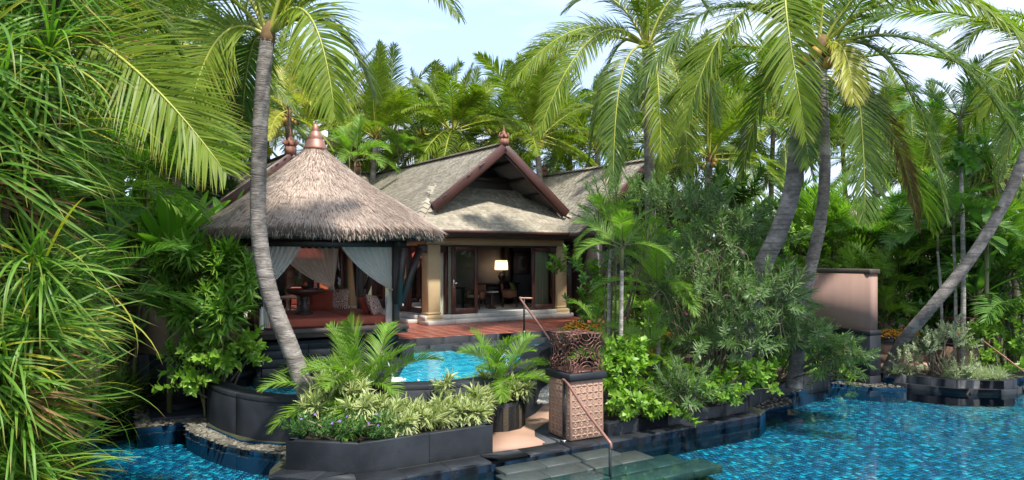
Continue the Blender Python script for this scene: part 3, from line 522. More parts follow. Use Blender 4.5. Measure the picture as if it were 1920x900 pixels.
o = part('slab', MB().prism([xy(266, 738, .1), xy(283, 787, .1), xy(392, 778, .1), (-6.3, 15.6), (-7.6, 16.3)], -.2, .13), MAT['black'], bs); bevel(o, .01, 1)
garden_wall('far_garden_wall', 'short stretch of pink wall glimpsed among the shrubs behind the taller pink wall', (14.6, 25.5), (-.883, -.469), 3.4, 2.9, .6, .3, MAT['pink'], MAT['cap'])
far_steps = thing('garden_step', 'pink concrete steps glimpsed behind the white-leaved shrub', 'steps', (11.3, 19.6, .1)); far_steps['kind'] = 'structure'
for k in range(3): part('step', MB().box((.2 * k, .5 * k, .2 + .2 * k), (2.2, .6, .24), rz=.3), MAT['walk'], far_steps, world=False)
# ------------------------------------------------------------------ house
HO = np.array((-2.65, 22.2, 1.25)); HR = R(35)
house = thing('villa', 'long low villa with grey shingled gable roofs, yellow pillars and open glass doors', 'house', HO, HR)
hp = lambda name, mb, m, parent=None, **k: (lambda o: o)(part(name, mb, m, parent or house, world=False, **k))
def hw(u, v, z=0):
    c, s = math.cos(HR), math.sin(HR); return np.array((HO[0] + c * u - s * v, HO[1] + s * u + c * v, HO[2] + z))
SL = .788
shg = MB(); nearsh = []
def roof_plane(name, poly_uv, zf, sh_poly=None, ax='u', near=False, deck=True):
    """slab over poly (u,v) at height zf(u,v); shingle rows run along the eave; ax = the axis along the eave"""
    P = [(u, v, zf(u, v)) for u, v in poly_uv]; n = len(P); mb = MB(); t = tessellate_polygon([[Vector((p[0], p[1], 0)) for p in P]])
    F = []
    for a in t:
        A, B_, C_ = [np.array(P[i][:2]) for i in a]; cr = (B_[0] - A[0]) * (C_[1] - A[1]) - (B_[1] - A[1]) * (C_[0] - A[0]); F.append(tuple(a) if cr > 0 else tuple(a)[::-1])
    mb.add(P + [(p[0], p[1], p[2] - .12) for p in P], F + [tuple(i + n for i in f[::-1]) for f in F] + [(i, i + n, (i + 1) % n + n, (i + 1) % n) for i in range(n)])
    if deck: hp(name, mb, MAT['deck'])
    if sh_poly is None: return
    # shingles
    S = np.array(sh_poly, float); g = np.array((zf(1, 0) - zf(0, 0), zf(0, 1) - zf(0, 0)))     # gradient
    e = np.array((1, 0)) if ax == 'u' else np.array((0, 1)); upd = np.array((0, 1.0)) if ax == 'u' else np.array((1.0, 0)); 
    if upd @ g < 0: upd = -upd
    gm = abs(upd @ g); k = 1 / math.sqrt(1 + gm * gm); ex, wd = .115, .235
    a0, a1 = (S @ e).min(), (S @ e).max(); b0, b1 = (S @ upd).min(), (S @ upd).max()
    rows = int((b1 - b0) / (ex * k)) + 1; r = 0
    for i in range(rows):
        bb = b0 + i * ex * k; x = a0 - random.uniform(0, wd)
        while x < a1:
            ww = wd * random.choice((.75, 1, 1, 1.2)); mid = e * (x + ww / 2) + upd * (bb + ex * k * .5)
            if inpoly(mid[None], [tuple(q) for q in S])[0]:
                L_ = ex * 1.15 * k * random.uniform(.97, 1.0); lift = .020 + random.uniform(0, .009)
                c4 = [e * (x + .004) + upd * (bb - random.uniform(0, .012)), e * (x + ww - .004) + upd * (bb - random.uniform(0, .012)), e * (x + ww - .004) + upd * (bb + L_), e * (x + .004) + upd * (bb + L_)]
                z = [zf(*q) for q in c4]; top = [(c4[0][0], c4[0][1], z[0] + lift), (c4[1][0], c4[1][1], z[1] + lift), (c4[2][0], c4[2][1], z[2] + .004), (c4[3][0], c4[3][1], z[3] + .004)]
                low = [(c4[0][0], c4[0][1], z[0] + .001), (c4[1][0], c4[1][1], z[1] + .001)]
                V = top + low; Fq = [(0, 1, 2, 3), (4, 5, 1, 0)] if np.cross(np.array(top[1]) - top[0], np.array(top[2]) - top[1])[2] > 0 else [(3, 2, 1, 0), (0, 1, 5, 4)]
                Tq = [(4, 0, 3), (5, 2, 1)]
                if near and len(nearsh) < 290: nearsh.append((np.array(V), Fq, Tq))
                else: shg.add(V, Fq + Tq)
            x += ww
UC, ZA, EL_, ER_ = 2.65, 5.95, -1.1, 6.4
zL = lambda u, v: ZA - SL * (UC - u); zR = lambda u, v: ZA - SL * (u - UC); zF = lambda u, v: 3.0 + .72 * (v + 1.0)
roof_plane('front_skirt_roof', [(EL_ + .0, -1.0), (ER_, -1.0), (4.4, 1.3), (.9, 1.3)], zF, [(EL_ + .05, -1.0), (ER_, -1.0), (5.2, .35), (4.5, 1.3), (.8, 1.3), (.1, .3)], 'u', near=True)
lp = [(EL_, -1.0), (.05, .25), (.05, -.4), (UC, -.4), (UC, 11), (EL_, 11)]
roof_plane('left_slope', lp, zL, lp, 'v')
roof_plane('right_slope', [(UC, -.4), (5.25, -.4), (5.25, .25), (ER_, -1.0), (ER_, 11), (UC, 11)], zR)
WU, WZ = 8.4, 5.75; zW = lambda u, v: WZ - SL * (WU - u); zW2 = lambda u, v: WZ - SL * (u - WU)
wp = [(4.9, -1.6), (WU, -1.6), (WU, 11), (5.55, 11), (5.55, .2), (4.9, -.6)]
roof_plane('wing_left_slope', [(4.9, -1.6), (WU, -1.6), (WU, 11), (4.9, 11)], zW, wp, 'v'); roof_plane('wing_right_slope', [(WU, -1.6), (12, -1.6), (12, 11), (WU, 11)], zW2)
PU = -3.0; zP = lambda u, v: 5.75 - SL * (PU - u); zP2 = lambda u, v: 5.75 - SL * (u - PU)
pp = [(-6.9, 4.5), (PU, 4.5), (PU, 12), (-6.9, 12)]
roof_plane('pavilion_left_slope', pp, zP, pp, 'v'); roof_plane('pavilion_right_slope', [(PU, 4.5), (.2, 4.5), (.2, 12), (PU, 12)], zP2)
zB = lambda u, v: 5.95 - .7 * (10 - v)
roof_plane('rear_slope', [(-7, 5.9), (10, 5.9), (10, 10), (-7, 10)], zB, [(-.6, 7), (UC, 7), (UC, 10), (-.6, 10)], 'u')
roof_plane('rear_back_slope', [(-7, 10), (10, 10), (10, 14), (-7, 14)], lambda u, v: 5.95 - .7 * (v - 10))
o = hp('shingles', shg, MAT['shingle']); tag(o, kind='stuff')
for V, Fq, Tq in nearsh:
    c = V.mean(0); o = link('shingle', MB().add(V - c, Fq + Tq).mesh('shingle', MAT['shingle']), house, c)
# ridge caps
def caps(p0, p1, step=.3, wd=.34):
    p0, p1 = np.array(p0, float), np.array(p1, float); n = max(1, int(np.linalg.norm(p1 - p0) / step)); d = nrm(p1 - p0); s_ = nrm(np.cross(d, (0, 0, 1))); mb = MB()
    for i in range(n):
        a = p0 + (p1 - p0) * i / n; b = p0 + (p1 - p0) * (i + 1.1) / n; up = np.array((0, 0, .045)); lf = np.array((0, 0, .03))
        mb.add([a - s_ * wd / 2 - up + lf, a + up + lf, a + s_ * wd / 2 - up + lf, b - s_ * wd / 2 - up, b + up, b + s_ * wd / 2 - up], [(0, 1, 4, 3), (1, 2, 5, 4)] if s_[0] * d[1] - s_[1] * d[0] < 0 else [(3, 4, 1, 0), (4, 5, 2, 1)])
    return mb
mb = MB()
for a, b in (((UC, -.4, ZA + .03), (UC, 10, ZA + .03)), ((WU, -1.6, WZ + .03), (WU, 10, WZ + .03)), ((PU, 4.5, 5.78), (PU, 11, 5.78)), ((-6, 10, 5.98), (9, 10, 5.98)), ((EL_, -1.0, 3.06), (.10, .30, 3.99)), ((ER_, -1.0, 3.06), (5.2, .30, 3.99))):
    q = caps(a, b); mb.v += q.v; mb.uv += q.uv; mb.f += [(f + mb.n, m) for f, m in q.f]; mb.n += q.n
o = hp('ridge_caps', mb, MAT['shingle']); tag(o, kind='stuff')
# bargeboards, gable
def gable(v, uc, za, hw_, m, deep=1.6, vent=True):
    for s in (-1, 1):
        a = np.array((uc, v, za - .10)); b = np.array((uc + s * hw_, v, za - .10 - SL * hw_))
        o = hp('bargeboard', MB().bar(a + (0, -.02, 0), b + (0, -.02, 0), .07, .30, up=(0, 0, 1)), m); bevel(o, .01, 1)
        hp('inner_bargeboard', MB().bar(a + (0, .06, -.16), b + (-s * .12, .06, -.16 + .08), .05, .16), m)
        for q in range(4):
            r_ = hw_ * (.16 + .24 * q); hp('rafter', MB().bar((uc + s * r_, v + .1, za - .22 - SL * r_), (uc + s * r_, v + deep, za - .22 - SL * r_), .07, .12), MAT['darkwood'])
    if vent:
        hp('gable_wall', MB().add([(uc - hw_, v + deep, za - SL * hw_ - .15), (uc + hw_, v + deep, za - SL * hw_ - .15), (uc, v + deep, za - .15)], [(0, 1, 2)]), MAT['darkwood'])
        hp('tie_beam', MB().box((uc, v + deep - .2, za - 1.02), (2.3, .12, .16)), MAT['darkwood']); hp('king_post', MB().box((uc - .45, v + deep - .2, za - .75), (.1, .1, .5)), MAT['darkwood'])
        for q in range(7): hp('slat', MB().box((uc, v + deep - .04, za - .45 - .09 * q), (2 * (.25 + .11 * q), .03, .05), rx=.5), MAT['darkwood'])
gable(-.4, UC, ZA, 2.72, MAT['redwood']); gable(4.5, PU, 5.75, 2.75, MAT['redwood']); gable(-1.6, WU, WZ, 2.75, MAT['redwood'])
# eaves, beams
for nm, c, s_, m in (('fascia', (2.65, -.98, 2.90), (7.6, .05, .16), 'darkwood'), ('gutter', (2.65, -1.06, 2.95), (7.7, .12, .09), 'wood'), ('soffit', (2.65, -.45, 2.80), (7.5, 1.1, .03), 'greywood'),
                     ('lintel_beam', (2.62, .0, 2.66), (5.6, .34, .24), 'yellow'), ('lintel_moulding', (2.62, -.04, 2.515), (5.2, .36, .05), 'darkwood'), ('side_fascia', (-1.07, 4.2, 2.93), (.06, 10.2, .16), 'darkwood'),
                     ('side_beam', (.05, 3.3, 2.66), (.3, 6.2, .24), 'yellow'), ('side_soffit', (-.5, 3.5, 2.81), (1.0, 7.2, .03), 'greywood')):
    o = hp(nm, MB().box(c, s_), MAT[m]); bevel(o, .012, 1)
# plinth steps
for k, (z, dv) in enumerate(((.14, .36), (.28, .12))):
    n_ = 6
    for q in range(n_): o = hp('marble_step', MB().box((-.3 - dv * 0 + (q + .5) * 5.9 / n_, .1 - dv / 2 - .1, z - .07), (5.9 / n_ - .004, dv + .3, .139)), MAT['marble']); bevel(o, .01, 1)
    for q in range(6): o = hp('side_marble_step', MB().box((-.05 - dv / 2, .4 + (q + .5) * .95, z - .07), (dv + .28, .95 - .004, .139)), MAT['marble']); bevel(o, .01, 1)
    for q in range(6): o = hp('pavilion_marble_step', MB().box((-.4 - (q + .5) * 1.0, 5.9 - dv / 2, z - .07), (.996, dv + .3, .139)), MAT['marble']); bevel(o, .01, 1)
hp('room_floor', MB().box((4.7, 2.45, .2), (9.4, 4.7, .17)), MAT['marble']); hp('pavilion_floor', MB().box((-3, 8, .2), (6.4, 4.4, .17)), MAT['marble'])
hp('ceiling', MB().box((4.7, 2.5, 2.79), (9.5, 4.8, .05)), MAT['wall'])
hp('back_wall', MB().box((5.2, 3.95, 1.5), (8.4, .12, 2.6)), MAT['wall']); hp('alcove_wall', MB().box((6.9, 3.82, 1.5), (3.0, .1, 2.55)), MAT['dwall'])
hp('partition_post', MB().box((5.42, 3.5, 1.5), (.26, .5, 2.55)), MAT['darkwood']); hp('alcove_lintel', MB().box((6.9, 3.6, 2.5), (2.8, .3, .3)), MAT['darkwood'])
hp('end_wall', MB().box((9.4, 1.8, 1.4), (.15, 4.6, 2.8)), MAT['wall']); hp('right_front_wall', MB().box((7.6, -.05, 1.35), (4.0, .25, 2.7)), MAT['darkwood'])
hp('dining_back_wall', MB().box((-3, 10, 1.5), (8, .12, 3)), MAT['wall']); hp('dining_ceiling', MB().box((-3, 8, 2.95), (7, 4.4, .05)), MAT['wall']); hp('dining_side_wall', MB().box((-6.3, 8, 1.5), (.12, 4.4, 3)), MAT['wall']); hp('inner_side_wall', MB().box((.3, 8, 1.5), (.12, 4.4, 3)), MAT['wall'])
hp('wing_wall', MB().box((5.9, -.8, 1.3), (.25, 1.5, 2.6)), MAT['darkwood'])
def pillar(u, v, w_=.44, h=2.54):
    r = hp('pillar', MB().box((u, v, h / 2), (w_, w_, h)), MAT['yellow']); bevel(r, .015, 1)
    for z, e, hh in ((.09, .09, .18), (.24, .05, .12), (.36, .02, .06)): o = hp('pillar_base', MB().box((u, v, z), (w_ + e * 2, w_ + e * 2, hh - .004)), MAT['yellow'], r); bevel(o, .012, 1)
    o = hp('corbel', MB().box((u, v - .03, h - .12), (w_ + .5, w_ * .5, .26)), MAT['darkwood'], r); bevel(o, .02, 1)
for u, v in ((.06, -.02), (5.28, -.02), (-.1, 5.9), (-5.9, 5.9)): pillar(u, v)
# glass doors
def door(u0, v0, u1, v1, z0=.29, z1=2.5, fr=.13, m='redwood', handle=None, drape=None):
    a, b = np.array((u0, v0)), np.array((u1, v1)); d = nrm(b - a); L_ = np.linalg.norm(b - a); rz = math.atan2(d[1], d[0]); c = (a + b) / 2
    g = hp('door', MB().add([(*a, z0 + fr), (*b, z0 + fr), (*b, z1 - fr), (*a, z1 - fr)], [(0, 1, 2, 3)]), MAT['glass'])
    for t in (fr / 2, L_ - fr / 2): q = a + d * t; o = hp('stile', MB().box((q[0], q[1], (z0 + z1) / 2), (fr, .06, z1 - z0), rz=rz), MAT[m], g); bevel(o, .008, 1)
    for z, h_ in ((z0 + fr * .7, fr * 1.4), (z1 - fr / 2, fr)): o = hp('rail', MB().box((c[0], c[1], z), (L_ - 2 * fr - .002, .055, h_), rz=rz), MAT[m], g); bevel(o, .008, 1)
    if handle is not None:
        q = a + d * (fr / 2 if handle == 0 else L_ - fr / 2); nrm_ = np.array((d[1], -d[0])) * .045
        hp('handle_plate', MB().box((q[0] + nrm_[0] * .8, q[1] + nrm_[1] * .8, 1.3), (.07, .012, .32), rz=rz), MAT['metal'], g)
        hp('handle', MB().tube([(q[0] + nrm_[0] * 2, q[1] + nrm_[1] * 2, 1.3), (q[0] + nrm_[0] * 2 + d[0] * .13, q[1] + nrm_[1] * 2 + d[1] * .13, 1.3)], .014, 6), MAT['metal'], g)
    return g
door(.74, -.16, 1.76, -.10, handle=0); door(4.02, -.10, 5.06, -.10)
hp('door_post', MB().box((.62, .02, 1.4), (.1, .12, 2.22)), MAT['wood'])
door(.10, .55, .10, 1.6); door(.10, 1.62, -.15, 2.6); door(.1, 3.6, .1, 4.7)
for k in range(5): door(-.5 - 1.06 * k, 6.0, -1.5 - 1.06 * k, 6.0, m='redwood' if k % 2 else 'wood')
hp('pavilion_lintel', MB().box((-3.1, 6.0, 2.68), (6.2, .3, .34)), MAT['yellow'])
hp('lattice_screen', (lambda m_: ([m_.box((.9 + .16 * i, 3.4, 1.6), (.025, .03, 1.7)) for i in range(6)], [m_.box((1.3, 3.4, .8 + .17 * j), (.9, .03, .025)) for j in range(10)], m_)[2])(MB()), MAT['darkwood'])
def drape(name, label, u0, v0, u1, v1, z0, z1, folds, amp=.05, m='drape', group=None, squeeze=None):
    n, k = folds * 8, 7; a, b = np.array((u0, v0)), np.array((u1, v1)); d = b - a; nn = nrm(np.array((d[1], -d[0]))); V = []; ph = random.uniform(0, 6)
    for j in range(k):
        t = j / (k - 1)
        for i in range(n + 1):
            s_ = i / n; q = a + d * s_ + nn * (amp * math.sin(s_ * folds * 6.283 + ph + .4 * math.sin(3 * t)) + amp * .4 * math.sin(s_ * folds * 2.7 * 6.283 + 2 * t))
            w3 = hw(q[0], q[1], z1 + (z0 - z1) * t); V.append(w3)
    i = np.arange(k - 1)[:, None] * (n + 1); j = np.arange(n)[None]; q = np.stack([i + j, i + j + 1, i + j + n + 2, i + j + n + 1], -1).reshape(-1, 4)
    c = hw((u0 + u1) / 2, (v0 + v1) / 2, z0); o = link(name, MB().add(V, q).mesh(name, MAT[m], True, c), None, c); return tag(o, label, 'curtain', group)
drape('door_curtain', 'pale green curtain in the gap beside the left yellow pillar', .34, .15, .72, .12, .3, 2.5, 4, group='pale green door curtains')
drape('door_curtain', 'narrow pale green curtain seen through the left glass door', .80, .25, 1.08, .22, .3, 2.5, 3, group='pale green door curtains')
drape('door_curtain', 'wide pale green curtain behind the right glass door', 4.25, .2, 5.0, .2, .3, 2.5, 6, group='pale green door curtains')
drape('door_curtain', 'pale green curtain at the corner doors left of the yellow pillar', .3, .5, .22, 1.1, .3, 2.5, 4, group='pale green door curtains')
# finials
def finial(label, u, v, z, s=1.0):
    r = thing('roof_finial', label, 'finial', hw(u, v, z), HR, 'carved terracotta roof finials')
    part('pedestal', MB().box((0, 0, .12 * s), (.34 * s, .34 * s, .30 * s)), MAT['terra'], r, world=False)
    part('crown', MB().lathe([(r_ * s, z_ * s) for r_, z_ in [(.06, 0), (.19, .02), (.20, .10), (.15, .2), (.10, .24), (.13, .28), (.07, .34), (.04, .40), (.055, .45), (.02, .56), (.005, .66)]], (0, 0, .27 * s), 14), MAT['terra'], r, world=False)
    for k in range(6):
        a = k * math.pi / 3; part('petal', MB().tube([(.14 * s * math.cos(a), .14 * s * math.sin(a), .3 * s), (.27 * s * math.cos(a), .27 * s * math.sin(a), .42 * s), (.20 * s * math.cos(a), .20 * s * math.sin(a), .56 * s)], [.05 * s, .045 * s, .01], 5), MAT['terra'], r, world=False)
finial('carved terracotta finial on the apex of the front gable', UC, -.35, ZA, .72)
finial('carved terracotta finial half hidden behind the thatch on the left roof', PU, 4.6, 5.75, .95)
finial('small terracotta finial where the gable ridge meets the rear roof', UC - 1.2, 9.6, 5.9, .9)
finial('small terracotta finial on the ridge of the right wing, beside the gable', WU, 4.9, WZ + .02, .7)
# far villa among the trees on the right
fv = thing('far_villa', 'pale shingled roof of another villa glimpsed between the right-hand palms', 'house', (21.5, 36, .3), R(12))
part('wall', MB().box((0, 2, 1.6), (10, 5, 3.2)), MAT['pink'], fv, world=False); mb = MB()
for i in range(26):
    for j in range(40):
        if random.random() < .995:
            y0, y1 = -1 + .14 * i, -1 + .14 * i + .16; x0 = -5.6 + .28 * j + (.14 if i % 2 else 0); z = lambda y: 3.0 + .75 * (y + 1); q = .025 + random.uniform(0, .01)
            mb.add([(x0, y0, z(y0) + q), (x0 + .275, y0, z(y0) + q), (x0 + .275, y1, z(y1) + .004), (x0, y1, z(y1) + .004)], [(0, 1, 2, 3)])
o = part('shingles', mb, MAT['shingle'], fv, world=False); tag(o, kind='stuff')
part('roof', MB().add([(-5.7, -1, 2.99), (5.7, -1, 2.99), (5.7, 2.7, 5.76), (-5.7, 2.7, 5.76), (5.7, 6.4, 2.99), (-5.7, 6.4, 2.99)], [(0, 1, 2, 3), (3, 2, 4, 5)]), MAT['deck'], fv, world=False)

# ------------------------------------------------------------------ furniture helpers
def chair(name, label, loc, rz, seatm, frame='wood', h=.95, group=None, tub=False):
    r = thing(name, label, 'chair', loc, rz, group); w_ = .56 if tub else .5
    o = part('seat_cushion', MB().box((0, 0, .45), (w_ - .06, .5, .1)), MAT[seatm], r, world=False); bevel(o, .03, 2)
    part('seat_frame', MB().box((0, 0, .37), (w_, .54, .06)), MAT[frame], r, world=False)
    for sx in (-1, 1):
        for sy in (-1, 1): part('leg', MB().tube([(sx * w_ * .46, sy * .24, .36 if sy < 0 else h * .5), (sx * w_ * .47, sy * .26, 0)], [.026, .018], 6), MAT[frame], r, world=False)
        part('armrest', MB().tube([(sx * w_ * .5, .26, .68), (sx * w_ * .53, 0, .66), (sx * w_ * .5, -.25, .62), (sx * w_ * .5, -.26, .36)], .022, 6), MAT[frame], r, world=False)
    if tub:
        for sx in (-1, 1): part('side_panel', MB().box((sx * w_ * .49, .02, .52), (.03, .48, .26)), MAT['cane'], r, world=False)
    V = []
    o = part('backrest', MB().box((0, .27, .45 + (h - .4) / 2), (w_ - .08, .08, h - .48), rx=-.14), MAT['cane' if tub else seatm], r, world=False); bevel(o, .03, 2)
    return r
def pillow(name, label, loc, rot, w_, h_, t_, m, group='cushions on the daybed'):
    n = 12; V = []; mb = MB()
    for s in (1, -1):
        G = []
        for i in range(n + 1):
            for j in range(n + 1):
                x, y = i / n * 2 - 1, j / n * 2 - 1; z = s * t_ / 2 * max(0, (1 - x ** 4) * (1 - y ** 4)) ** .5; k = 1 - .07 * (1 - abs(x * y)) * (abs(x) ** 8 + abs(y) ** 8) / 1.0
                G.append((x * w_ / 2 * k, y * h_ / 2 * k, z))
        q = [(i * (n + 1) + j, (i + 1) * (n + 1) + j, (i + 1) * (n + 1) + j + 1, i * (n + 1) + j + 1) for i in range(n) for j in range(n)]
        mb.add(G, q if s > 0 else [f[::-1] for f in q])
    o = link(name, mb.mesh(name, MAT[m], True), None, loc, rot); return tag(o, label, 'cushion', group)
def table_lamp(loc, rz):
    r = thing('table_lamp', 'black turned table lamp with a pale drum shade on the console', 'lamp', loc, rz)
    part('base', MB().lathe([(.12, 0), (.12, .03), (.05, .06), (.1, .16), (.13, .26), (.1, .34), (.04, .38), (.09, .42), (.03, .46), (.02, .56)], (0, 0, 0), 16), MAT['darkwood'], r, world=False)
    part('lamp_shade', MB().lathe([(.27, .52), (.24, .90)], (0, 0, 0), 24), MAT['lampshade'], r, world=False)
    bpy.data.objects  # bulb
    part('bulb', MB().lathe([(.01, .60), (.035, .64), (.03, .69), (.005, .71)], (0, 0, 0), 10), MAT['bulb'], r, world=False)
def atuv(px, v):
    k = (px - 960) / FPX; c, s = math.cos(HR), math.sin(HR)   # x = k*Y
    u = (k * (HO[1] + c * v) - HO[0] + s * v) / (c - k * s); return u
FZ = .285
con = thing('console_table', 'black console table against the living room wall', 'console', hw(atuv(935, 3.3), 3.3, FZ), HR)
o = part('top', MB().box((0, 0, .80), (1.7, .5, .06)), MAT['darkwood'], con, world=False); part('drawer', MB().box((0, .02, .62), (1.5, .42, .28)), MAT['darkwood'], con, world=False)
for sx in (-1, 1):
    for sy in (-1, 1): part('leg', MB().box((sx * .75, sy * .19, .38), (.07, .07, .76)), MAT['darkwood'], con, world=False)
table_lamp(hw(atuv(940, 3.25), 3.25, FZ + .835), HR)
pic = thing('framed_picture', 'framed pinkish picture with a dark print on the alcove wall', 'picture', hw(atuv(977, 3.72), 3.72, 1.92), HR)
part('frame', MB().box((0, .02, 0), (.86, .05, .98)), MAT['darkwood'], pic, world=False); part('print', MB().box((0, -.012, 0), (.78, .03, .90)), MAT['picture'], pic, world=False); part('mount', MB().box((.04, -.03, -.02), (.40, .012, .60)), MAT['mat'], pic, world=False); part('image', MB().lathe([(.02, -.2), (.09, -.16), (.12, .0), (.09, .12), (.02, .18)], (.06, -.01, 0), 10), MAT['ink'], pic, world=False)
chair('armchair', 'cane sided armchair with cream seat, nearest the right glass door', hw(atuv(955, 1.5), 1.5, FZ), HR + R(60), 'cream', 'redwood', .85, 'living room armchairs', True)
chair('armchair', 'cane sided armchair partly hidden behind the left glass door', hw(atuv(893, 1.5), 1.5, FZ), HR + R(-60), 'cream', 'redwood', .85, 'living room armchairs', True)
pillow('olive_cushion', 'olive green cushion on the cane armchair', hw(atuv(962, 1.75), 1.75, FZ + .72), (R(70), 0, HR + R(40)), .45, .4, .16, 'green', 'cushions in the living room')
stb = thing('side_table', 'small round side table with a white top between the armchairs', 'table', hw(atuv(922, 1.3), 1.3, FZ), 0)
part('top', MB().lathe([(.24, .58), (.25, .60), (.25, .62), (.23, .63)], (0, 0, 0), 18), MAT['marble'], stb, world=False); part('leg', MB().lathe([(.17, 0), (.15, .04), (.05, .1), (.07, .25), (.04, .32), (.06, .45), (.04, .5), (.1, .575)], (0, 0, 0), 12), MAT['redwood'], stb, world=False)
# dining furniture
chair('dining_chair', 'orange dining chair behind the left corner doors', hw(1.0, 2.1, FZ), HR + R(80), 'orange', 'wood', 1.0, 'orange dining chairs')
dt = thing('dining_table', 'dark dining table inside the corner doors', 'table', hw(1.9, 2.4, FZ), HR)
part('top', MB().box((0, 0, .74), (1.3, .9, .05)), MAT['darkwood'], dt, world=False)
for sx in (-1, 1):
    for sy in (-1, 1): part('leg', MB().box((sx * .56, sy * .38, .36), (.07, .07, .71)), MAT['darkwood'], dt, world=False)
pt = thing('patio_table', 'dark glass topped patio table behind the daybed', 'table', (*at(580, 560, 23.2)[:2], 1.25), R(20))
part('top', MB().lathe([(.9, .80), (.92, .82), (.92, .84), (.9, .85)], (0, 0, 0), 28), MAT['darkwood'], pt, world=False)
for k in range(4):
    a = k * math.pi / 2 + .5; part('leg', MB().tube([(.7 * math.cos(a), .7 * math.sin(a), .8), (.75 * math.cos(a), .75 * math.sin(a), 0)], .04, 6), MAT['orange' if k == 9 else 'wood'], pt, world=False)
chair('patio_chair', 'bright orange patio chair to the right of the patio table', (*at(619, 560, 24.2)[:2], 1.25), R(165), 'orange', 'wood', 1.25, 'orange patio chairs')
chair('patio_chair', 'orange patio chair left of the patio table, half behind the curtain', (*at(556, 560, 24.4)[:2], 1.25), R(200), 'rust', 'darkwood', 1.1, 'orange patio chairs')
prs = thing('parasol', 'open red parasol behind the pavilion curtains', 'parasol', (*at(566, 560, 24.8)[:2], 1.25))
part('pole', MB().tube([(0, 0, 0), (0, 0, 2.75)], .025, 8), MAT['wood'], prs, world=False)
mb = MB(); ns = 8; V = [(0, 0, 2.8)] + [(0.8 * math.cos(2 * math.pi * k / ns), 0.8 * math.sin(2 * math.pi * k / ns), 2.25) for k in range(ns)] + [(0.81 * math.cos(2 * math.pi * k / ns), 0.81 * math.sin(2 * math.pi * k / ns), 2.12) for k in range(ns)]
mb.add(V, [(0, 1 + k, 1 + (k + 1) % ns) for k in range(ns)] + [(1 + k, 1 + ns + k, 1 + ns + (k + 1) % ns, 1 + (k + 1) % ns) for k in range(ns)]); part('canopy', mb, MAT['parasol'], prs, world=False)
for k in range(ns): a = 2 * math.pi * k / ns; part('rib', MB().tube([(0, 0, 2.5), (0.76 * math.cos(a), 0.76 * math.sin(a), 2.24)], .012, 4), MAT['wood'], prs, world=False)

# ------------------------------------------------------------------ thatched pavilion
GO = np.array((-4.9, 17.27, 0)); GR = R(28)
gz = thing('thatched_pavilion', 'open pavilion with a pointed thatched roof and dark posts over the raised pool', 'pavilion', GO, GR)
gp = lambda name, mb, m, parent=None, **k: part(name, mb, m, parent or gz, world=False, **k)
def gw(u, v, z):
    c, s = math.cos(GR), math.sin(GR); return np.array((GO[0] + c * u - s * v, GO[1] + s * u + c * v, z))
mb = MB(); prof = [(1.62, 1.52), (1.55, 1.2), (1.52, .9), (1.62, .7), (1.72, .1)]
for (a, z), (b, z2) in zip(prof[:-1], prof[1:]):
    ca = [(-a, -a, z), (a, -a, z), (a, a, z), (-a, a, z)]; cb = [(-b, -b, z2), (b, -b, z2), (b, b, z2), (-b, b, z2)]
    mb.add(ca + cb, [(i, 4 + i, 4 + (i + 1) % 4, (i + 1) % 4) for i in range(4)])
gp('stone_base', mb, MAT['black'])
for row in range(4):
    for k in range(6):
        z = .78 + .19 * row; hwid = 1.6; xx = -1.5 + 3.0 * (k + .5) / 6
        o = gp('base_stone', MB().box((xx, -1.575 - (.05 if row == 0 else 0), z + .08), (.49, .06, .18)), MAT['black']); bevel(o, .006, 1)
        o = gp('base_stone', MB().box((1.575 + (.05 if row == 0 else 0), xx, z + .08), (.06, .49, .18)), MAT['black']); bevel(o, .006, 1)
H_ = 1.74
for k in range(18):
    o = gp('deck_board', MB().box((-H_ + (k + .5) * 2 * H_ / 18, 0, 1.775), (2 * H_ / 18 - .006, 2 * H_ - .02, .035)), MAT['greywood'])
for s in (-1, 1):
    for ax in (0, 1):
        for z, t_, hh in ((1.70, .06, .20), (1.735, .09, .09)):
            c = [0, 0, z]; c[ax] = s * (H_ + .01 + (t_ - .06) / 2); sz = [2 * H_ + .09, 2 * H_ + .09, hh]; sz[ax] = t_; sz[1 - ax] = 2 * H_ + (.0 if ax else .08) + t_ * .5
            o = gp('edge_beam', MB().box(c, sz), MAT['greywood']); bevel(o, .008, 1)
PS = 1.56
for sx in (-1, 1):
    for sy in (-1, 1):
        pr = gp('post', MB().box((sx * PS, sy * PS, 2.72), (.15, .15, 1.86)), MAT['darkwood'] if sx > 0 else MAT['wood']); bevel(pr, .01, 1)
        gp('brace', MB().bar((sx * (PS + .12), sy * PS, 2.30), (sx * (PS + .62), sy * PS, 3.62), .10, .15), MAT['greywood'], pr)
        gp('brace', MB().bar((sx * PS, sy * (PS + .12), 2.30), (sx * PS, sy * (PS + .62), 3.62), .10, .15, up=(1, 0, 0)), MAT['greywood'], pr)
        gp('bracket_foot', MB().box((sx * (PS + .1), sy * PS, 2.36), (.1, .13, .3)), MAT['redwood'], pr)
for s in (-1, 1):
    gp('ring_beam', MB().box((0, s * PS, 3.72), (2 * PS + .5, .14, .17)), MAT['darkwood']); gp('ring_beam', MB().box((s * PS, 0, 3.735), (.14, 2 * PS + .5, .17)), MAT['darkwood'])
    gp('eave_beam', MB().box((0, s * 2.3, 3.84), (4.7, .09, .12)), MAT['darkwood']); gp('eave_beam', MB().box((s * 2.3, 0, 3.855), (.09, 4.5, .12)), MAT['darkwood'])
for k in range(28):
    a = 2 * math.pi * k / 28; c_, s_ = math.cos(a), math.sin(a); f = 2.42 / max(abs(c_), abs(s_)); f = min(f, 2.9); gp('rafter', MB().bar((c_ * .2, s_ * .2, 5.75), (c_ * f, s_ * f, 3.93), .05, .07), MAT['wood'])
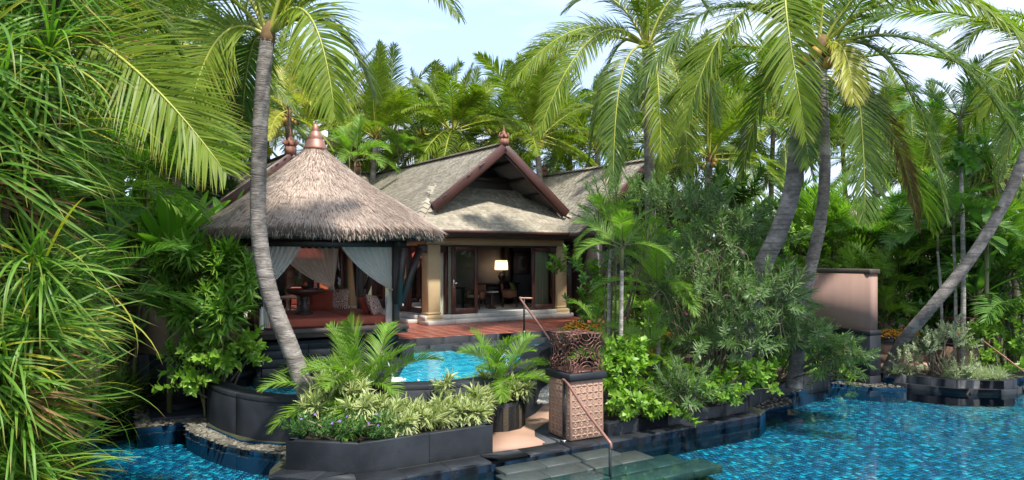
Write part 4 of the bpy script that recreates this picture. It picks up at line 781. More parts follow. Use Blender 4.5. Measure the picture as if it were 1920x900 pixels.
A0, A1, Z0, Z1 = .20, 2.72, 6.14, 4.04
def tpt(t, a, push=0.0):
    h = A0 + (A1 - A0) * t; ex = 2.3 + 2.6 * t; c_, s_ = np.cos(a), np.sin(a); r = h / (np.abs(c_) ** ex + np.abs(s_) ** ex) ** (1 / ex)
    z = Z0 - (Z0 - Z1) * t ** .90 + push + .03 * np.sin(a * 7 + t * 9) * t; return np.stack([r * c_, r * s_, z], -1)
nt_, na = 30, 120; T, Aa = np.meshgrid(np.linspace(0, 1, nt_), np.linspace(0, 2 * math.pi, na, endpoint=False), indexing='ij')
V = tpt(T, Aa); V[..., 2] += rng.uniform(-.025, .025, V.shape[:2])
Vi = V[-1].copy(); Vi[:, 2] -= .20; Vj = V[-1] * np.array((.93, .93, 1)); Vj[:, 2] -= .24; Vk = V[0].copy(); Vk[:, 2] -= .35; V = np.concatenate([V.reshape(-1, 3), Vi, Vj, Vk]); nr = nt_ + 3
i = np.arange(nr - 1)[:, None]; k = np.arange(na)[None]; q = np.stack([i * na + k, (i + 1) * na + k, (i + 1) * na + (k + 1) % na, i * na + (k + 1) % na], -1).reshape(-1, 4)
MAT['thatchbase'] = M('thatch_base', (.20, .145, .11), (.12, .085, .065), rough=.95, ns=7, stretch=(1, 1, .35), bs=1.0, bscale=35, bd=.04)
gp('thatch_body', MB().add(V, q), MAT['thatchbase'], smooth=True)
n = 34000; t = np.sqrt(rng.uniform(.0, 1, n)) * .985; a = rng.uniform(0, 2 * math.pi, n); P = tpt(t, a, .012); P2 = tpt(np.minimum(t + .03, 1.03), a, .012); D = nrm(P2 - P) + rng.normal(0, .10, (n, 3)) * np.array((1, 1, .4)); S = np.stack([-np.sin(a), np.cos(a), np.zeros(n)], 1)
D[:, 2] += rng.uniform(0.0, .08, n)
mb = strips(MB(), P, D, S, rng.uniform(.14, .32, n), rng.uniform(.007, .02, n), .10, 2, 'spike')
n = 5200; a = rng.uniform(0, 2 * math.pi, n); P = tpt(np.full(n, .985), a) + np.stack([np.zeros(n), np.zeros(n), rng.uniform(-.16, .0, n)], 1); P[:, :2] *= rng.uniform(.96, 1.01, (n, 1)); D = np.stack([np.cos(a) * .35, np.sin(a) * .35, np.full(n, -.8)], 1) + rng.normal(0, .16, (n, 3)); S = np.stack([-np.sin(a), np.cos(a), np.zeros(n)], 1)
strips(mb, P, D, S, rng.uniform(.08, .22, n), rng.uniform(.010, .028, n), .2, 1, 'spike')
o = gp('thatch', mb, MAT['thatch']); tag(o, kind='stuff')
gp('roof_cap', MB().lathe([(.29, 6.06), (.28, 6.12), (.21, 6.30), (.19, 6.32), (.20, 6.34), (.12, 6.50), (.09, 6.53), (.10, 6.55), (.07, 6.63), (.055, 6.70), (.005, 6.72)], (0, 0, 0), 24), MAT['copper'], smooth=False)
mt = link('daybed_mattress', MB().box((0, 0, 0), (2.85, 2.85, .2)).mesh('daybed_mattress', MAT['mattress']), None, gw(0, 0, 1.895), (0, 0, GR)); bevel(mt, .05, 3); tag(mt, 'rust red mattress covering the pavilion platform', 'mattress')
ms_ = MB()
for k in (-1, 1): ms_.box((k * .48, 0, .103), (.012, 2.7, .006))
link('seam', ms_.mesh('seam', MAT['rust']), mt)
# cushions
pillow('cushion', 'large patterned cushion leaning at the right front post', gw(1.22, -.95, 2.22), (R(66), R(6), GR + R(52)), .62, .55, .2, 'pattern')
pillow('cushion', 'plain dark rust cushion tucked behind the patterned one by the right post', gw(1.10, -.62, 2.20), (R(62), 0, GR + R(62)), .55, .5, .18, 'rust')
pillow('cushion', 'plain rust red square cushion at the back of the daybed', gw(.40, 1.12, 2.24), (R(74), 0, GR + R(-12)), .62, .56, .2, 'rust')
pillow('cushion', 'wide patterned cushion at the back, behind the plain rust one, on its right', gw(.78, 1.28, 2.25), (R(76), 0, GR + R(-20)), .78, .6, .2, 'pattern')
pillow('cushion', 'wide patterned cushion at the back, showing left of the plain rust one', gw(.10, 1.32, 2.26), (R(76), R(-4), GR + R(-5)), .6, .62, .2, 'pattern')
pillow('cushion', 'patterned cushion at the left, half hidden by the leaning palm trunk', gw(-1.25, -1.0, 2.2), (R(66), 0, GR + R(-50)), .6, .5, .2, 'pattern')
pdt = thing('pedestal_table', 'dark pedestal table with a carved leg standing on the daybed', 'table', gw(-.28, -.05, 1.995), GR)
part('top', MB().lathe([(.12, .44), (.36, .50), (.46, .56), (.47, .62), (.44, .63)], (0, 0, 0), 26), MAT['redwood'], pdt, world=False); part('leg', MB().lathe([(.22, 0), (.2, .05), (.1, .1), (.12, .2), (.07, .28), (.1, .36), (.12, .44)], (0, 0, 0), 14), MAT['darkwood'], pdt, world=False)
ol = thing('candle_bowl', 'small dark bowl with a lit candle on the pedestal table', 'candle', gw(-.25, -.05, 2.625), GR)
part('bowl', MB().lathe([(.06, 0), (.13, .05), (.14, .08), (.1, .07)], (0, 0, 0), 14), MAT['darkwood'], ol, world=False); part('candle', MB().lathe([(.045, .06), (.045, .15), (.02, .155)], (0, 0, 0), 10), MAT['orange'], ol, world=False)
def curtain(name, label, a, b, tie, foot, ztop, ztie, zfoot, folds=9, group='sheer white pavilion curtains', amp=.05):
    a, b, tie, foot = [np.array(x, float) for x in (a, b, tie, foot)]; n, k = folds * 7, 22; V = []; d = nrm(b - a); nn = np.array((d[1], -d[0]))
    for j in range(k + 1):
        t = j / k; tt = .68
        for i in range(n + 1):
            s_ = i / n; top = a + (b - a) * s_; wob = amp * math.sin(s_ * folds * 6.283 + .5 * math.sin(s_ * 9))
            if t < tt:
                x = t / tt; f = x ** 1.15; low = tie + d * (s_ - .5) * .12; q = top * (1 - f) + low * f; far = np.linalg.norm(top - tie); sag = math.sin(math.pi * x) * .10 * far * -1
                z = ztop + (ztie - ztop) * x + sag * .6; q = q + nn * wob * (1 - .6 * f)
            else:
                x = (t - tt) / (1 - tt); low = tie + d * (s_ - .5) * (.12 + .26 * x); q = low * (1 - x) + (foot + d * (s_ - .5) * .3) * x; z = ztie + (zfoot - ztie) * x; q = q + nn * wob * (.5 + .4 * x)
            V.append(gw(q[0], q[1], z))
    i = np.arange(k)[:, None] * (n + 1); j = np.arange(n)[None]; q = np.stack([i + j, i + j + 1, i + j + n + 2, i + j + n + 1], -1).reshape(-1, 4); c = gw(*tie, zfoot)
    o = link(name, MB().add(V, q).mesh(name, MAT['curtain'], True, c), None, c); tag(o, label, 'curtain', group)
    g = gw(*tie, ztie); link('tieback', MB().lathe([(.085, -.03), (.095, 0), (.085, .03)], g - c, 12).mesh('tieback', MAT['cream']), o)
curtain('sheer_curtain', 'sheer white curtain tied to the right front post of the thatched pavilion', (.25, -1.50), (1.45, -1.50), (1.50, -1.48), (1.48, -1.50), 3.66, 2.62, 1.83)
curtain('sheer_curtain', 'sheer white curtain tied to the left front post behind the leaning trunk', (-.62, -1.50), (-1.5, -1.50), (-1.52, -1.48), (-1.45, -1.5), 3.66, 2.62, 1.83, 8)
curtain('sheer_curtain', 'sheer white curtain at the back right post of the pavilion', (-.75, 1.50), (.95, 1.50), (.75, 1.48), (.8, 1.48), 3.66, 2.55, 1.83, 9)
curtain('sheer_curtain', 'sheer white curtain hanging on the far left side of the pavilion', (-1.52, .3), (-1.52, -1.3), (-1.52, -1.62), (-1.52, -1.62), 3.66, 2.62, 1.83, 6)
curtain('sheer_curtain', 'grey shaded sheer curtain beside the right front post, on the side facing the villa', (1.52, .2), (1.52, -1.4), (1.58, -1.45), (1.58, -1.45), 3.66, 2.62, 1.83, 6)
# water spouts
def jet(label, p0, p1, r0=.011):
    p0, p1 = np.array(p0), np.array(p1); c = (p1[0], p1[1], p1[2]); r = thing('water_jet', label, 'fountain', c, 0, 'spouts into the raised pool')
    mid = (p0 + p1) / 2 + np.array((0, 0, .22)); P = bez(p0, mid, p1, 12); part('stream', MB().tube(P, np.linspace(r0, r0 * 1.6, 12), 7), MAT['jet'], r, True)
    mb = MB()
    for k in range(46):
        a = random.uniform(0, 6.28); d = abs(random.gauss(0, .14)); s_ = random.uniform(.012, .04); mb.lathe([(s_ * .3, -.01), (s_, .0), (s_ * .6, s_ * .8), (.002, s_)], (p1[0] + d * math.cos(a) * 1.6, p1[1] + d * math.sin(a), p1[2] - .002), 6)
    mb.lathe([(.22, -.004), (.16, .015), (.07, .04), (.01, .05)], (p1[0], p1[1], p1[2] - .002), 14); part('splash', mb, MAT['foam'], r, True)
    sp = part('spout', MB().lathe([(.05, 0), (.09, .05), (.1, .14), (.05, .2)], (p0[0] - .02, p0[1] + .05, p0[2] - .16), 10), MAT['bronze'], r)
jet('thin water jet falling into the blue pool right of the front palm', at(714, 660, 15.7), on(738, 712, WR))
jet('water jet splashing in the pool just right of the leaning trunk', at(628, 690, 14.9), on(618, 728, WL), .006)
rk_ = thing('spout_block', 'dark stone block at the corner of the pavilion base holding the spout', 'block', gw(1.75, -1.75, .1), GR)
for k in range(4): o = part('stone', MB().box((0, 0, .15 + .3 * k), (.42 - .04 * k, .42 - .04 * k, .295)), MAT['black'], rk_, world=False); bevel(o, .01, 1)

# ------------------------------------------------------------------ lattice lantern pedestal, handrails
PB = on(1083, 822, .15); PRZ = R(31)
ped = thing('pedestal', 'square sandstone pedestal carved with pale crosses and a black cap', 'pedestal', (1.17, 12.72, .145), PRZ - R(2))
ph, pw_ = 1.06, .74
o = part('shaft', MB().box((0, 0, ph / 2), (pw_, pw_, ph), taper=.97), MAT['sand'], ped, world=False); bevel(o, .02, 1)
mc = MB(); ar = .036
mc.add(*(lambda p: (p, [(0, 1, 2, 3), (4, 5, 6, 7), (8, 9, 10, 11)]))([(-.012, -ar, 0), (.012, -ar, 0), (.012, ar, 0), (-.012, ar, 0), (-ar, -.012, .0), (-.0125, -.012, .0), (-.0125, .012, .0), (-ar, .012, .0), (.0125, -.012, .0), (ar, -.012, .0), (ar, .012, .0), (.0125, .012, .0)]))
mc = MB()
for sx, sy in ((1, 0), (-1, 0), (0, 1), (0, -1)):
    mc.box((sx * .034, sy * .034, .002), (.044 if sx else .024, .044 if sy else .024, .004)); mc.box((sx * .056, sy * .056, .002), (.016 if sx else .05, .016 if sy else .05, .004))
mc.box((0, 0, .002), (.023, .023, .0042)); cme = mc.mesh('carved_cross', MAT['cross'])
for face, (nx, ny) in enumerate(((0, -1), (-1, 0), (1, 0))):
    rows, cols = 8, 5
    for i in range(rows):
        for j in range(cols):
            x = (j - (cols - 1) / 2) * .128; z = .09 + i * .124; off = pw_ / 2 * (1 - .03 * z / ph)
            if face == 0: mt_ = Matrix.Translation((x, -off, z)) @ Matrix.Rotation(R(90), 4, 'X')
            else: mt_ = Matrix.Translation((nx * off, x, z)) @ Matrix.Rotation(R(90) * nx, 4, 'Y')
            link('carved_cross', cme, ped, mat=mt_)
o = part('cap', MB().box((0, 0, ph + .065), (.82, .82, .13)), MAT['black'], ped, world=False); bevel(o, .015, 1)
cage = thing('lattice_lantern', 'bronze openwork cube lantern with circles and key patterns on top of the pedestal', 'lantern', (1.17, 12.72, .145 + ph + .132), PRZ - R(2))
cs = .68
def lattice():
    mb = MB(); t = .011; T = lambda pts: mb.tube([(x * cs / 2, y * cs / 2, 0) for x, y in pts], t, 5)
    arc = lambda cx, cy, r, a0, a1: T([(cx + r * math.cos(R(a)), cy + r * math.sin(R(a))) for a in np.linspace(a0, a1, 9)])
    T([(math.cos(a) * .26, math.sin(a) * .26) for a in np.linspace(0, 2 * math.pi, 17)])
    for k in range(8): a = k * math.pi / 4; T([(.26 * math.cos(a), .26 * math.sin(a)), ((.44 if k % 2 == 0 else .62) * math.cos(a), (.44 if k % 2 == 0 else .62) * math.sin(a))])
    for k in range(4):
        a = 90 * k; cx, cy = math.cos(R(a)), math.sin(R(a)); arc(cx, cy, .56, a + 90, a + 270); arc(cx, cy, .36, a + 90, a + 270)
        for r in (.62, .80):
            c_, s_ = math.cos(R(a + 45)), math.sin(R(a + 45)); sx, sy = (1 if c_ > 0 else -1), (1 if s_ > 0 else -1); lo = .50 if r < .7 else .36
            T([(sx * lo, sy * r), (sx * r, sy * r), (sx * r, sy * lo)])
        sx, sy = (1 if math.cos(R(a + 45)) > 0 else -1), (1 if math.sin(R(a + 45)) > 0 else -1)
        T([(sx * .36, sy * 1.0), (sx * 1.0, sy * 1.0), (sx * 1.0, sy * .36)]); T([(sx * .5, sy * .5), (sx * 1.0, sy * 1.0)])
    return mb.mesh('lattice_panel', MAT['bronze'])
lm = lattice()
for k in range(4):
    a = k * math.pi / 2; link('lattice_panel', lm, cage, mat=Matrix.Rotation(a, 4, 'Z') @ Matrix.Translation((0, -cs / 2, cs / 2)) @ Matrix.Rotation(R(90), 4, 'X'))
link('lattice_panel', lm, cage, mat=Matrix.Translation((0, 0, cs))); o = part('base_plate', MB().box((0, 0, .012), (cs, cs, .02)), MAT['bronze'], cage, world=False)
def handrail(name, label, pts, r, posts, foot=True, m='copper'):
    rt = thing(name, label, 'handrail', posts[0][1]); part('rail', MB().tube(smooth_path(pts, 22) if len(pts) > 3 else pts, r, 10), MAT[m], rt, True)
    for a, b in posts:
        part('post', MB().tube([a, b], r * .95, 10), MAT['wetblack'] if m == 'copper' else MAT[m], rt, True); part('foot_plate', MB().lathe([(r * 2.6, 0), (r * 2.6, .012), (r * 1.2, .02)], b, 12), MAT['metal'], rt)
pt0 = on(1057, 826, .14); ptop = np.array((pt0[0], pt0[1], pt0[2] + 1.06)); lowp = at(1144, 832, 10.9); lowb = np.array((lowp[0], lowp[1], -.35))
handrail('handrail', 'copper handrail sloping down from the pedestal into the lower pool', [ptop + (-.03, .05, -.02), ptop + (.0, .0, .02), ptop + (.08, -.16, -.05), ptop * .5 + lowp * .5, lowp + (-.05, .09, .07), lowp + (.005, 0, .0), lowp + (.01, 0, -.08)], .026, [(ptop, pt0), (lowp, lowb)])
q0 = on(980, 622, 1.26); qt = q0 + np.array((-.06, 0, .95)); ql = at(1033, 640, 17.6); qb = np.array((ql[0], ql[1], .6))
handrail('handrail', 'short copper handrail from the red terrace down into the raised pool', [qt + (.35, .1, .0), qt + (.05, 0, .01), qt + (.0, -.1, -.01), qt * .5 + ql * .5, ql], .028, [(qt + np.array((.1, .02, 0)), q0 + np.array((.04, .02, 0))), (ql, qb)])
# ------------------------------------------------------------------ plants: leaf and frond builders
def frond(P, side, llen, lw, n, hang=.7, roll=0.0, mats=('rach', 'coco'), pet=.14, lift=.3, r0=.035, phi=(68, 28), seed=0, k=3, spread=1.0):
    rg = np.random.default_rng(seed); P = np.asarray(P, float); m = len(P); L = np.concatenate([[0], np.cumsum(np.linalg.norm(np.diff(P, axis=0), axis=1))]); mb = MB()
    mb.tube(P, np.linspace(r0, r0 * .15, m), 5, 0); t = np.linspace(pet, 1, n) ** .95; s = t * L[-1]
    Q = np.stack([np.interp(s, L, P[:, i]) for i in range(3)], 1); Tn = nrm(np.gradient(P, axis=0)); T = nrm(np.stack([np.interp(s, L, Tn[:, i]) for i in range(3)], 1))
    side = nrm(np.array(side, float)); S = nrm(side - T * (T @ side)[:, None]); Nn = np.cross(S, T); Nn = np.where((Nn[:, 2:3] < -.05), -Nn, Nn)
    c, r_ = math.cos(roll), math.sin(roll); S, Nn = S * c + Nn * r_, Nn * c - S * r_
    for sg in (1, -1):
        ph = np.radians(phi[0] + (phi[1] - phi[0]) * t + rg.normal(0, 4, n)); lf = lift + rg.normal(0, .10, n)
        out_ = S * sg * np.cos(lf)[:, None] + Nn * np.sin(lf)[:, None]; D = np.cos(ph)[:, None] * T + np.sin(ph)[:, None] * out_ * spread
        prof = np.clip(np.sin(np.pi * np.clip(.16 + .80 * (t - pet) / (1 - pet), 0, 1)) ** .7, .18, 1); ln = llen * prof * rg.uniform(.88, 1.1, n)
        strips(mb, Q + rg.normal(0, .004, (n, 3)), D, T + rg.normal(0, .12, (n, 3)), ln, lw * rg.uniform(.8, 1.2, n), hang * rg.uniform(.7, 1.4, n), k, 'leaflet', 0, 1)
    return mb.mesh('frond', [MAT[mats[0]], MAT[mats[1]]])
def arc_curve(el, L, g, n=12, side=0.0):
    d = np.array((math.cos(el), 0, math.sin(el))); p = np.zeros(3); o = [p.copy()]
    for i in range(n):
        p = p + d * L / n; o.append(p.copy()); d = nrm(d + np.array((0, side, -1)) * g / n * (.4 + 1.2 * i / n))
    return np.array(o)
ELS = (82, 66, 50, 34, 18, 2, -16, -36)
FR = {}
for key, mats, L, ll, n in (('coco', ('rach', 'coco'), 4.3, .98, 76), ('cocod', ('rach', 'cocod'), 4.3, .98, 76), ('cocoy', ('rach', 'cocoy'), 3.8, .85, 60)):
    FR[key] = []
    for q, el in enumerate(ELS):
        for v in range(2 if key != 'cocoy' else 1):
            FR[key].append((el, frond(arc_curve(R(el), L * (1 - .12 * v), .5 + .75 * math.cos(R(el)) + .25 * v, 12, .25 * (1 - 2 * v)), (0, 1, 0), ll, .046, n, .55 + .5 * v, random.uniform(-.5, .5), mats, .16, .25, .04, seed=q * 9 + v, k=3)))
for key, mats in (('areca', ('stem', 'areca')), ('arecad', ('stem', 'arecad'))):
    FR[key] = []
    for q, el in enumerate((80, 66, 52, 38, 22, 8)):
        for v in range(2): FR[key].append((el, frond(arc_curve(R(el), 1.55 - .15 * v, 1.35 + .45 * v, 12, .2 - .4 * v), (0, 1, 0), .46, .021, 52, .6, random.uniform(-.4, .4), mats, .24, .5, .014, (62, 30), seed=q * 5 + v, k=3)))
def spray(kind, seed):
    rg = np.random.default_rng(seed); mb = MB()
    def whorl(stem, n, ln, wd, t0, tilt, droop, prof, k, fold, leafi=1, bend=.1):
        if stem: mb.tube([(0, 0, 0), (bend * stem * .3, 0, stem * .5), (bend * stem, 0, stem)], [.012 * stem + .003, .006 * stem + .002, .002], 4, 0)
        t = np.linspace(t0, 1, n); a = np.arange(n) * 2.39996 + rg.normal(0, .25, n); B = np.stack([bend * stem * t * t, 0 * t, stem * t], 1)
        ti = np.radians(tilt[0] + (tilt[1] - tilt[0]) * np.linspace(0, 1, n) + rg.normal(0, 9, n)); D = np.stack([np.sin(ti) * np.cos(a), np.sin(ti) * np.sin(a), np.cos(ti)], 1); S = np.stack([-np.sin(a), np.cos(a), 0 * a], 1) + rg.normal(0, .2, (n, 3))
        strips(mb, B, D, S, ln * rg.uniform(.7, 1.15, n), wd * rg.uniform(.8, 1.15, n), droop * rg.uniform(.6, 1.4, n), k, prof, fold, leafi)
    if kind == 'olean': whorl(.62, 46, .155, .024, .2, (75, 22), .35, 'lance', 2, 0); m = ('twig', 'olean')
    elif kind == 'broad': whorl(.34, 17, .125, .068, .25, (85, 35), .5, 'ovate', 3, .25); m = ('stem', 'broad')
    elif kind == 'broadd': whorl(.40, 18, .17, .08, .2, (90, 35), .6, 'ovate', 3, .25); m = ('stem', 'broadd')
    elif kind == 'varieg': whorl(.16, 32, .235, .036, .1, (88, 10), .9, 'lance', 4, .2); m = ('stem', 'varieg')
    elif kind == 'ruel': whorl(.30, 26, .10, .020, .1, (78, 25), .5, 'lance', 2, 0); m = ('stem', 'ruel')
    elif kind == 'strap': whorl(.10, 30, .44, .050, .0, (98, 14), 1.0, 'lance', 4, .2); m = ('stem', 'fan')
    elif kind == 'white': whorl(.40, 30, .075, .036, .15, (85, 35), .4, 'ovate', 2, .2); m = ('twig', 'white')
    elif kind == 'forest': whorl(1.0, 38, .42, .15, .1, (90, 30), .6, 'ovate', 3, .2); m = ('stem', 'forest')
    elif kind == 'forestl': whorl(1.0, 38, .40, .12, .1, (90, 30), .6, 'ovate', 3, .2); m = ('stem', 'broadd')
    elif kind == 'grass': whorl(.0, 34, .75, .016, .0, (62, 4), 1.1, 'strap', 5, 0, 1); m = ('stem', 'pand')
    elif kind == 'pgrass': whorl(.0, 40, .32, .014, .0, (75, 6), 1.3, 'strap', 4, 0, 1); m = ('stem', 'white')
    elif kind == 'pand': whorl(.35, 80, 1.4, .043, .0, (118, 4), 1.75, 'strap', 8, .35); m = ('bark2', 'pand')
    elif kind == 'pdry': whorl(.3, 22, 1.0, .05, .0, (150, 110), 1.6, 'strap', 5, .3); m = ('bark2', 'dry')
    elif kind == 'comp': m = ('stem', 'broadd'); whorl(.0, 1, .1, .02, 0, (40, 40), .1, 'lance', 2, 0)
    return mb.mesh('leafy_branch', [MAT[m[0]], MAT[m[1]]])
SP = {k: [spray(k, 100 + i) for i in range(5 if k != 'pand' else 6)] for k in ('olean', 'broad', 'broadd', 'varieg', 'ruel', 'strap', 'white', 'forest', 'forestl', 'grass', 'pgrass', 'pand', 'pdry')}
def big_leaf(L, W, droop, m, seed, pet=.25):
    mb = MB(); d = np.array((.0, 0, 1.0)); mb.tube([(0, 0, 0), (0, 0, pet)], [.02, .014], 5, 0)
    strips(mb, [(0, 0, pet)], [(.12, 0, 1)], [(0, 1, 0)], L, W, droop, 9, 'oar', .22, 1); return mb.mesh('leaf', [MAT['stem'], MAT[m]])
BL = {'banana': [big_leaf(1.5, .42, .9 + .4 * i, 'banana', i, .4) for i in range(4)], 'heli': [big_leaf(.75, .16, .8 + .4 * i, 'broadd', i) for i in range(3)], 'bird': [big_leaf(1.25, .24, .5 + .3 * i, 'banana', i, .05) for i in range(3)]}
def pinst(name, me, root, loc, d, sc, roll=None):
    return link(name, me, root, mat=aim(np.array(loc) - np.array(root.location), d, sc=sc, roll=random.uniform(0, 6.28) if roll is None else roll))
def bush(name, label, base, blobs, n, kind, sc=1.0, cat='bush', group=None, stems=6, up=.55, pname='leafy_branch', stemm='twig', flowers=None, shell=.62, jit=.5):
    base = np.array(base, float); r = thing(name, label, cat, base, 0, group); w_ = np.array([b[3] * b[4] + b[4] * b[5] + b[3] * b[5] for b in blobs]); w_ = w_ / w_.sum(); pts = []
    mb = MB()
    for i in range(n):
        b = blobs[np.random.default_rng(i * 7 + n).choice(len(blobs), p=w_)]; c = np.array(b[:3]); rr = np.array(b[3:6]); v = nrm(rng.normal(0, 1, 3)); 
        if v[2] < -.45: v[2] *= -.6
        q = c + rr * v * rng.uniform(shell, 1.02); d = nrm(v / rr * rr.mean() + np.array((0, 0, up)) + rng.normal(0, jit, 3) * .6)
        pinst(pname, SP[kind][i % len(SP[kind])], r, q - d * .18 * sc, d, sc * random.uniform(.8, 1.25)); pts.append(q)
    for i in range(stems):
        q = pts[(i * 17) % len(pts)]; m = base * .4 + q * .6 + np.array((random.uniform(-.15, .15), random.uniform(-.15, .15), .1)); s_ = base + np.array((random.uniform(-.15, .15), random.uniform(-.15, .15), 0)); mb.tube(smooth_path([s_, m, q], 8), np.linspace(.028, .008, 8) * (.6 + .4 * sc), 5)
    if stems: part('stem', mb, MAT[stemm], r)
    if flowers:
        m, k, s_ = flowers; mb = MB()
        for i in range(5): a = i * 1.2566; mb.add([(0, 0, 0), (s_ * math.cos(a - .45), s_ * math.sin(a - .45), s_ * .3), (s_ * 1.25 * math.cos(a), s_ * 1.25 * math.sin(a), s_ * .35), (s_ * math.cos(a + .45), s_ * math.sin(a + .45), s_ * .3)], [(0, 1, 2, 3)])
        fm = mb.mesh('flower', MAT[m])
        for i in range(k):
            q = pts[random.randrange(len(pts))]; link('flower', fm, r, q - base + np.array((random.uniform(-.1, .1), -.12, .16 * sc)), (random.uniform(.3, 1.2), 0, random.uniform(-.8, .8)))
    return r
def trunk_mesh(pts, r0, r1, ring=.09, n=40, flare=1.25):
    P = smooth_path(pts, n); t = np.linspace(0, 1, n); r = r0 + (r1 - r0) * t; r = r * (1 + (flare - 1) * np.exp(-t * 14)); mb = MB()
    L = np.sum(np.linalg.norm(np.diff(P, axis=0), axis=1)); k = int(L / ring); P2 = []; R2 = []
    ts = np.linspace(0, 1, k * 2)
    for i, x in enumerate(ts):
        P2.append([np.interp(x, t, P[:, j]) for j in range(3)]); R2.append(np.interp(x, t, r) * (1.0 + (.028 if i % 2 else -.012) + random.uniform(-.006, .006)))
    return mb.tube(P2, R2, 14)
def palm(name, label, pts, r0, r1, kind='coco', n=20, hero=(), sc=1.0, group=None, nuts=0, nutm='coconut', seed=0, bark='bark', els=None, Lh=None, cat='palm tree', lift0=.25):
    rg = random.Random(seed); pts = [np.array(p, float) for p in pts]; base, C = pts[0], pts[-1]; r = thing(name, label, cat, base, 0, group); part('trunk', trunk_mesh(pts, r0, r1), MAT[bark], r, True)
    ax = nrm(C - pts[-2]); fb = MB()
    fb.tube([C - ax * .15, C, C + ax * .15, C + ax * .32], [r1 * .98, r1 * 1.12, r1 * .9, r1 * .3], 9); part('crown_fibre', fb, MAT['fibre'], r, True)
    lst = FR[kind]
    for i in range(n):
        e = (els[i % len(els)] if els else [75, 60, 48, 36, 24, 10, -4, -20, -38][i * 9 // max(n, 1) % 9]) + rg.uniform(-8, 8); j = min(range(len(lst)), key=lambda q: abs(lst[q][0] - e) + rg.uniform(0, 9))
        az = i * 2.39996 + seed + rg.uniform(-.3, .3); link('frond', lst[j][1], r, C - base + np.array((math.cos(az) * r1 * .7, math.sin(az) * r1 * .7, rg.uniform(-.1, .25))), (rg.uniform(-.15, .15), rg.uniform(-.1, .1), az), sc * rg.uniform(.85, 1.1))
    for i, h in enumerate(hero):
        tip, mid, roll, mk = h[:4]; L = np.linalg.norm(np.array(tip) - C); ll = (h[4] if len(h) > 4 else .95); ll = ll * 4.3 if ll < .5 else ll ; hang = h[5] if len(h) > 5 else .7
        P = bez(C, mid, tip, 18); Ltot = np.sum(np.linalg.norm(np.diff(P, axis=0), axis=1)); hd = np.array(tip) - C; hd[2] = 0; hd = nrm(hd) if np.linalg.norm(hd) > .2 else np.array((1.0, 0, 0)); side = np.array((-hd[1], hd[0], 0))
        link('frond', frond(P - C, side, ll * 1.1, .036, int(98 * max(1, Ltot / 4)), hang, roll * (1 if hd[0] > 0 else -1), ('rach', mk), .12, lift0, .045, (72, 30), seed=seed * 31 + i, k=4), r, C - base)
    if nuts:
        nm = MB().lathe([(.01, -.14), (.09, -.1), (.12, 0), (.09, .09), (.01, .13)], (0, 0, 0), 9).mesh('coconut', MAT[nutm], True)
        for i in range(nuts): a = rg.uniform(0, 6.28); link('coconut', nm, r, C - base + np.array((math.cos(a) * r1 * 2, math.sin(a) * r1 * 2, rg.uniform(-.35, .05))), (rg.uniform(-.5, .5), 0, a), sc)
    return r
def areca(label, base, stems, kind='areca', sc=1.0, nf=7, group='feathery clump palms', name='clump_palm', stemm='stem', tilt=.0, els=(72, 58, 46, 34, 24, 14)):
    base = np.array(base, float); r = thing(name, label, 'palm', base, 0, group)
    for si, (dx, dy, h) in enumerate(stems):
        top = base + np.array((dx, dy, h)); b0 = base + np.array((dx * .35, dy * .35, 0)); 
        if h > .12: part('stem', MB().tube(smooth_path([b0, (b0 + top) / 2 + np.array((dx * .1, dy * .1, 0)), top], 8), np.linspace(.035, .022, 8) * min(sc, 1.4), 7), MAT[stemm], r)
        for i in range(nf):
            e = els[i % len(els)] + random.uniform(-8, 8); lst = FR[kind]; j = min(range(len(lst)), key=lambda q: abs(lst[q][0] - e) + random.uniform(0, 8)); az = i * 2.39996 + si * 1.3 + random.uniform(-.35, .35)
            link('frond', lst[j][1], r, top - base + np.array((0, 0, random.uniform(-.08, .08))), (random.uniform(-.1, .1), random.uniform(-.12, .12), az), sc * random.uniform(.85, 1.15))
    return r
def bigplant(name, label, base, key, n, sc, spread=(8, 55), cat='plant', h=0.0, group=None):
    base = np.array(base, float); r = thing(name, label, cat, base, 0, group)
    if h: part('stem', MB().tube([base, base + np.array((0, 0, h + .15))], [.06, .05], 8), MAT['stem'], r)
    for i in range(n):
        t = R(spread[0] + (spread[1] - spread[0]) * i / max(n - 1, 1)); a = i * 2.39996 + random.uniform(-.3, .3); d = (math.sin(t) * math.cos(a), math.sin(t) * math.sin(a), math.cos(t))
        q = Vector(d).to_track_quat('Z', 'Y').to_matrix().to_4x4(); m = Matrix.Translation((0, 0, h)) @ Matrix.Rotation(a, 4, 'Z') @ Matrix.Rotation(t, 4, 'Y') @ Matrix.Scale(sc * random.uniform(.8, 1.15), 4); link('leaf', BL[key][i % len(BL[key])], r, mat=m)
    return r
# ------------------------------------------------------------------ planting
A = at
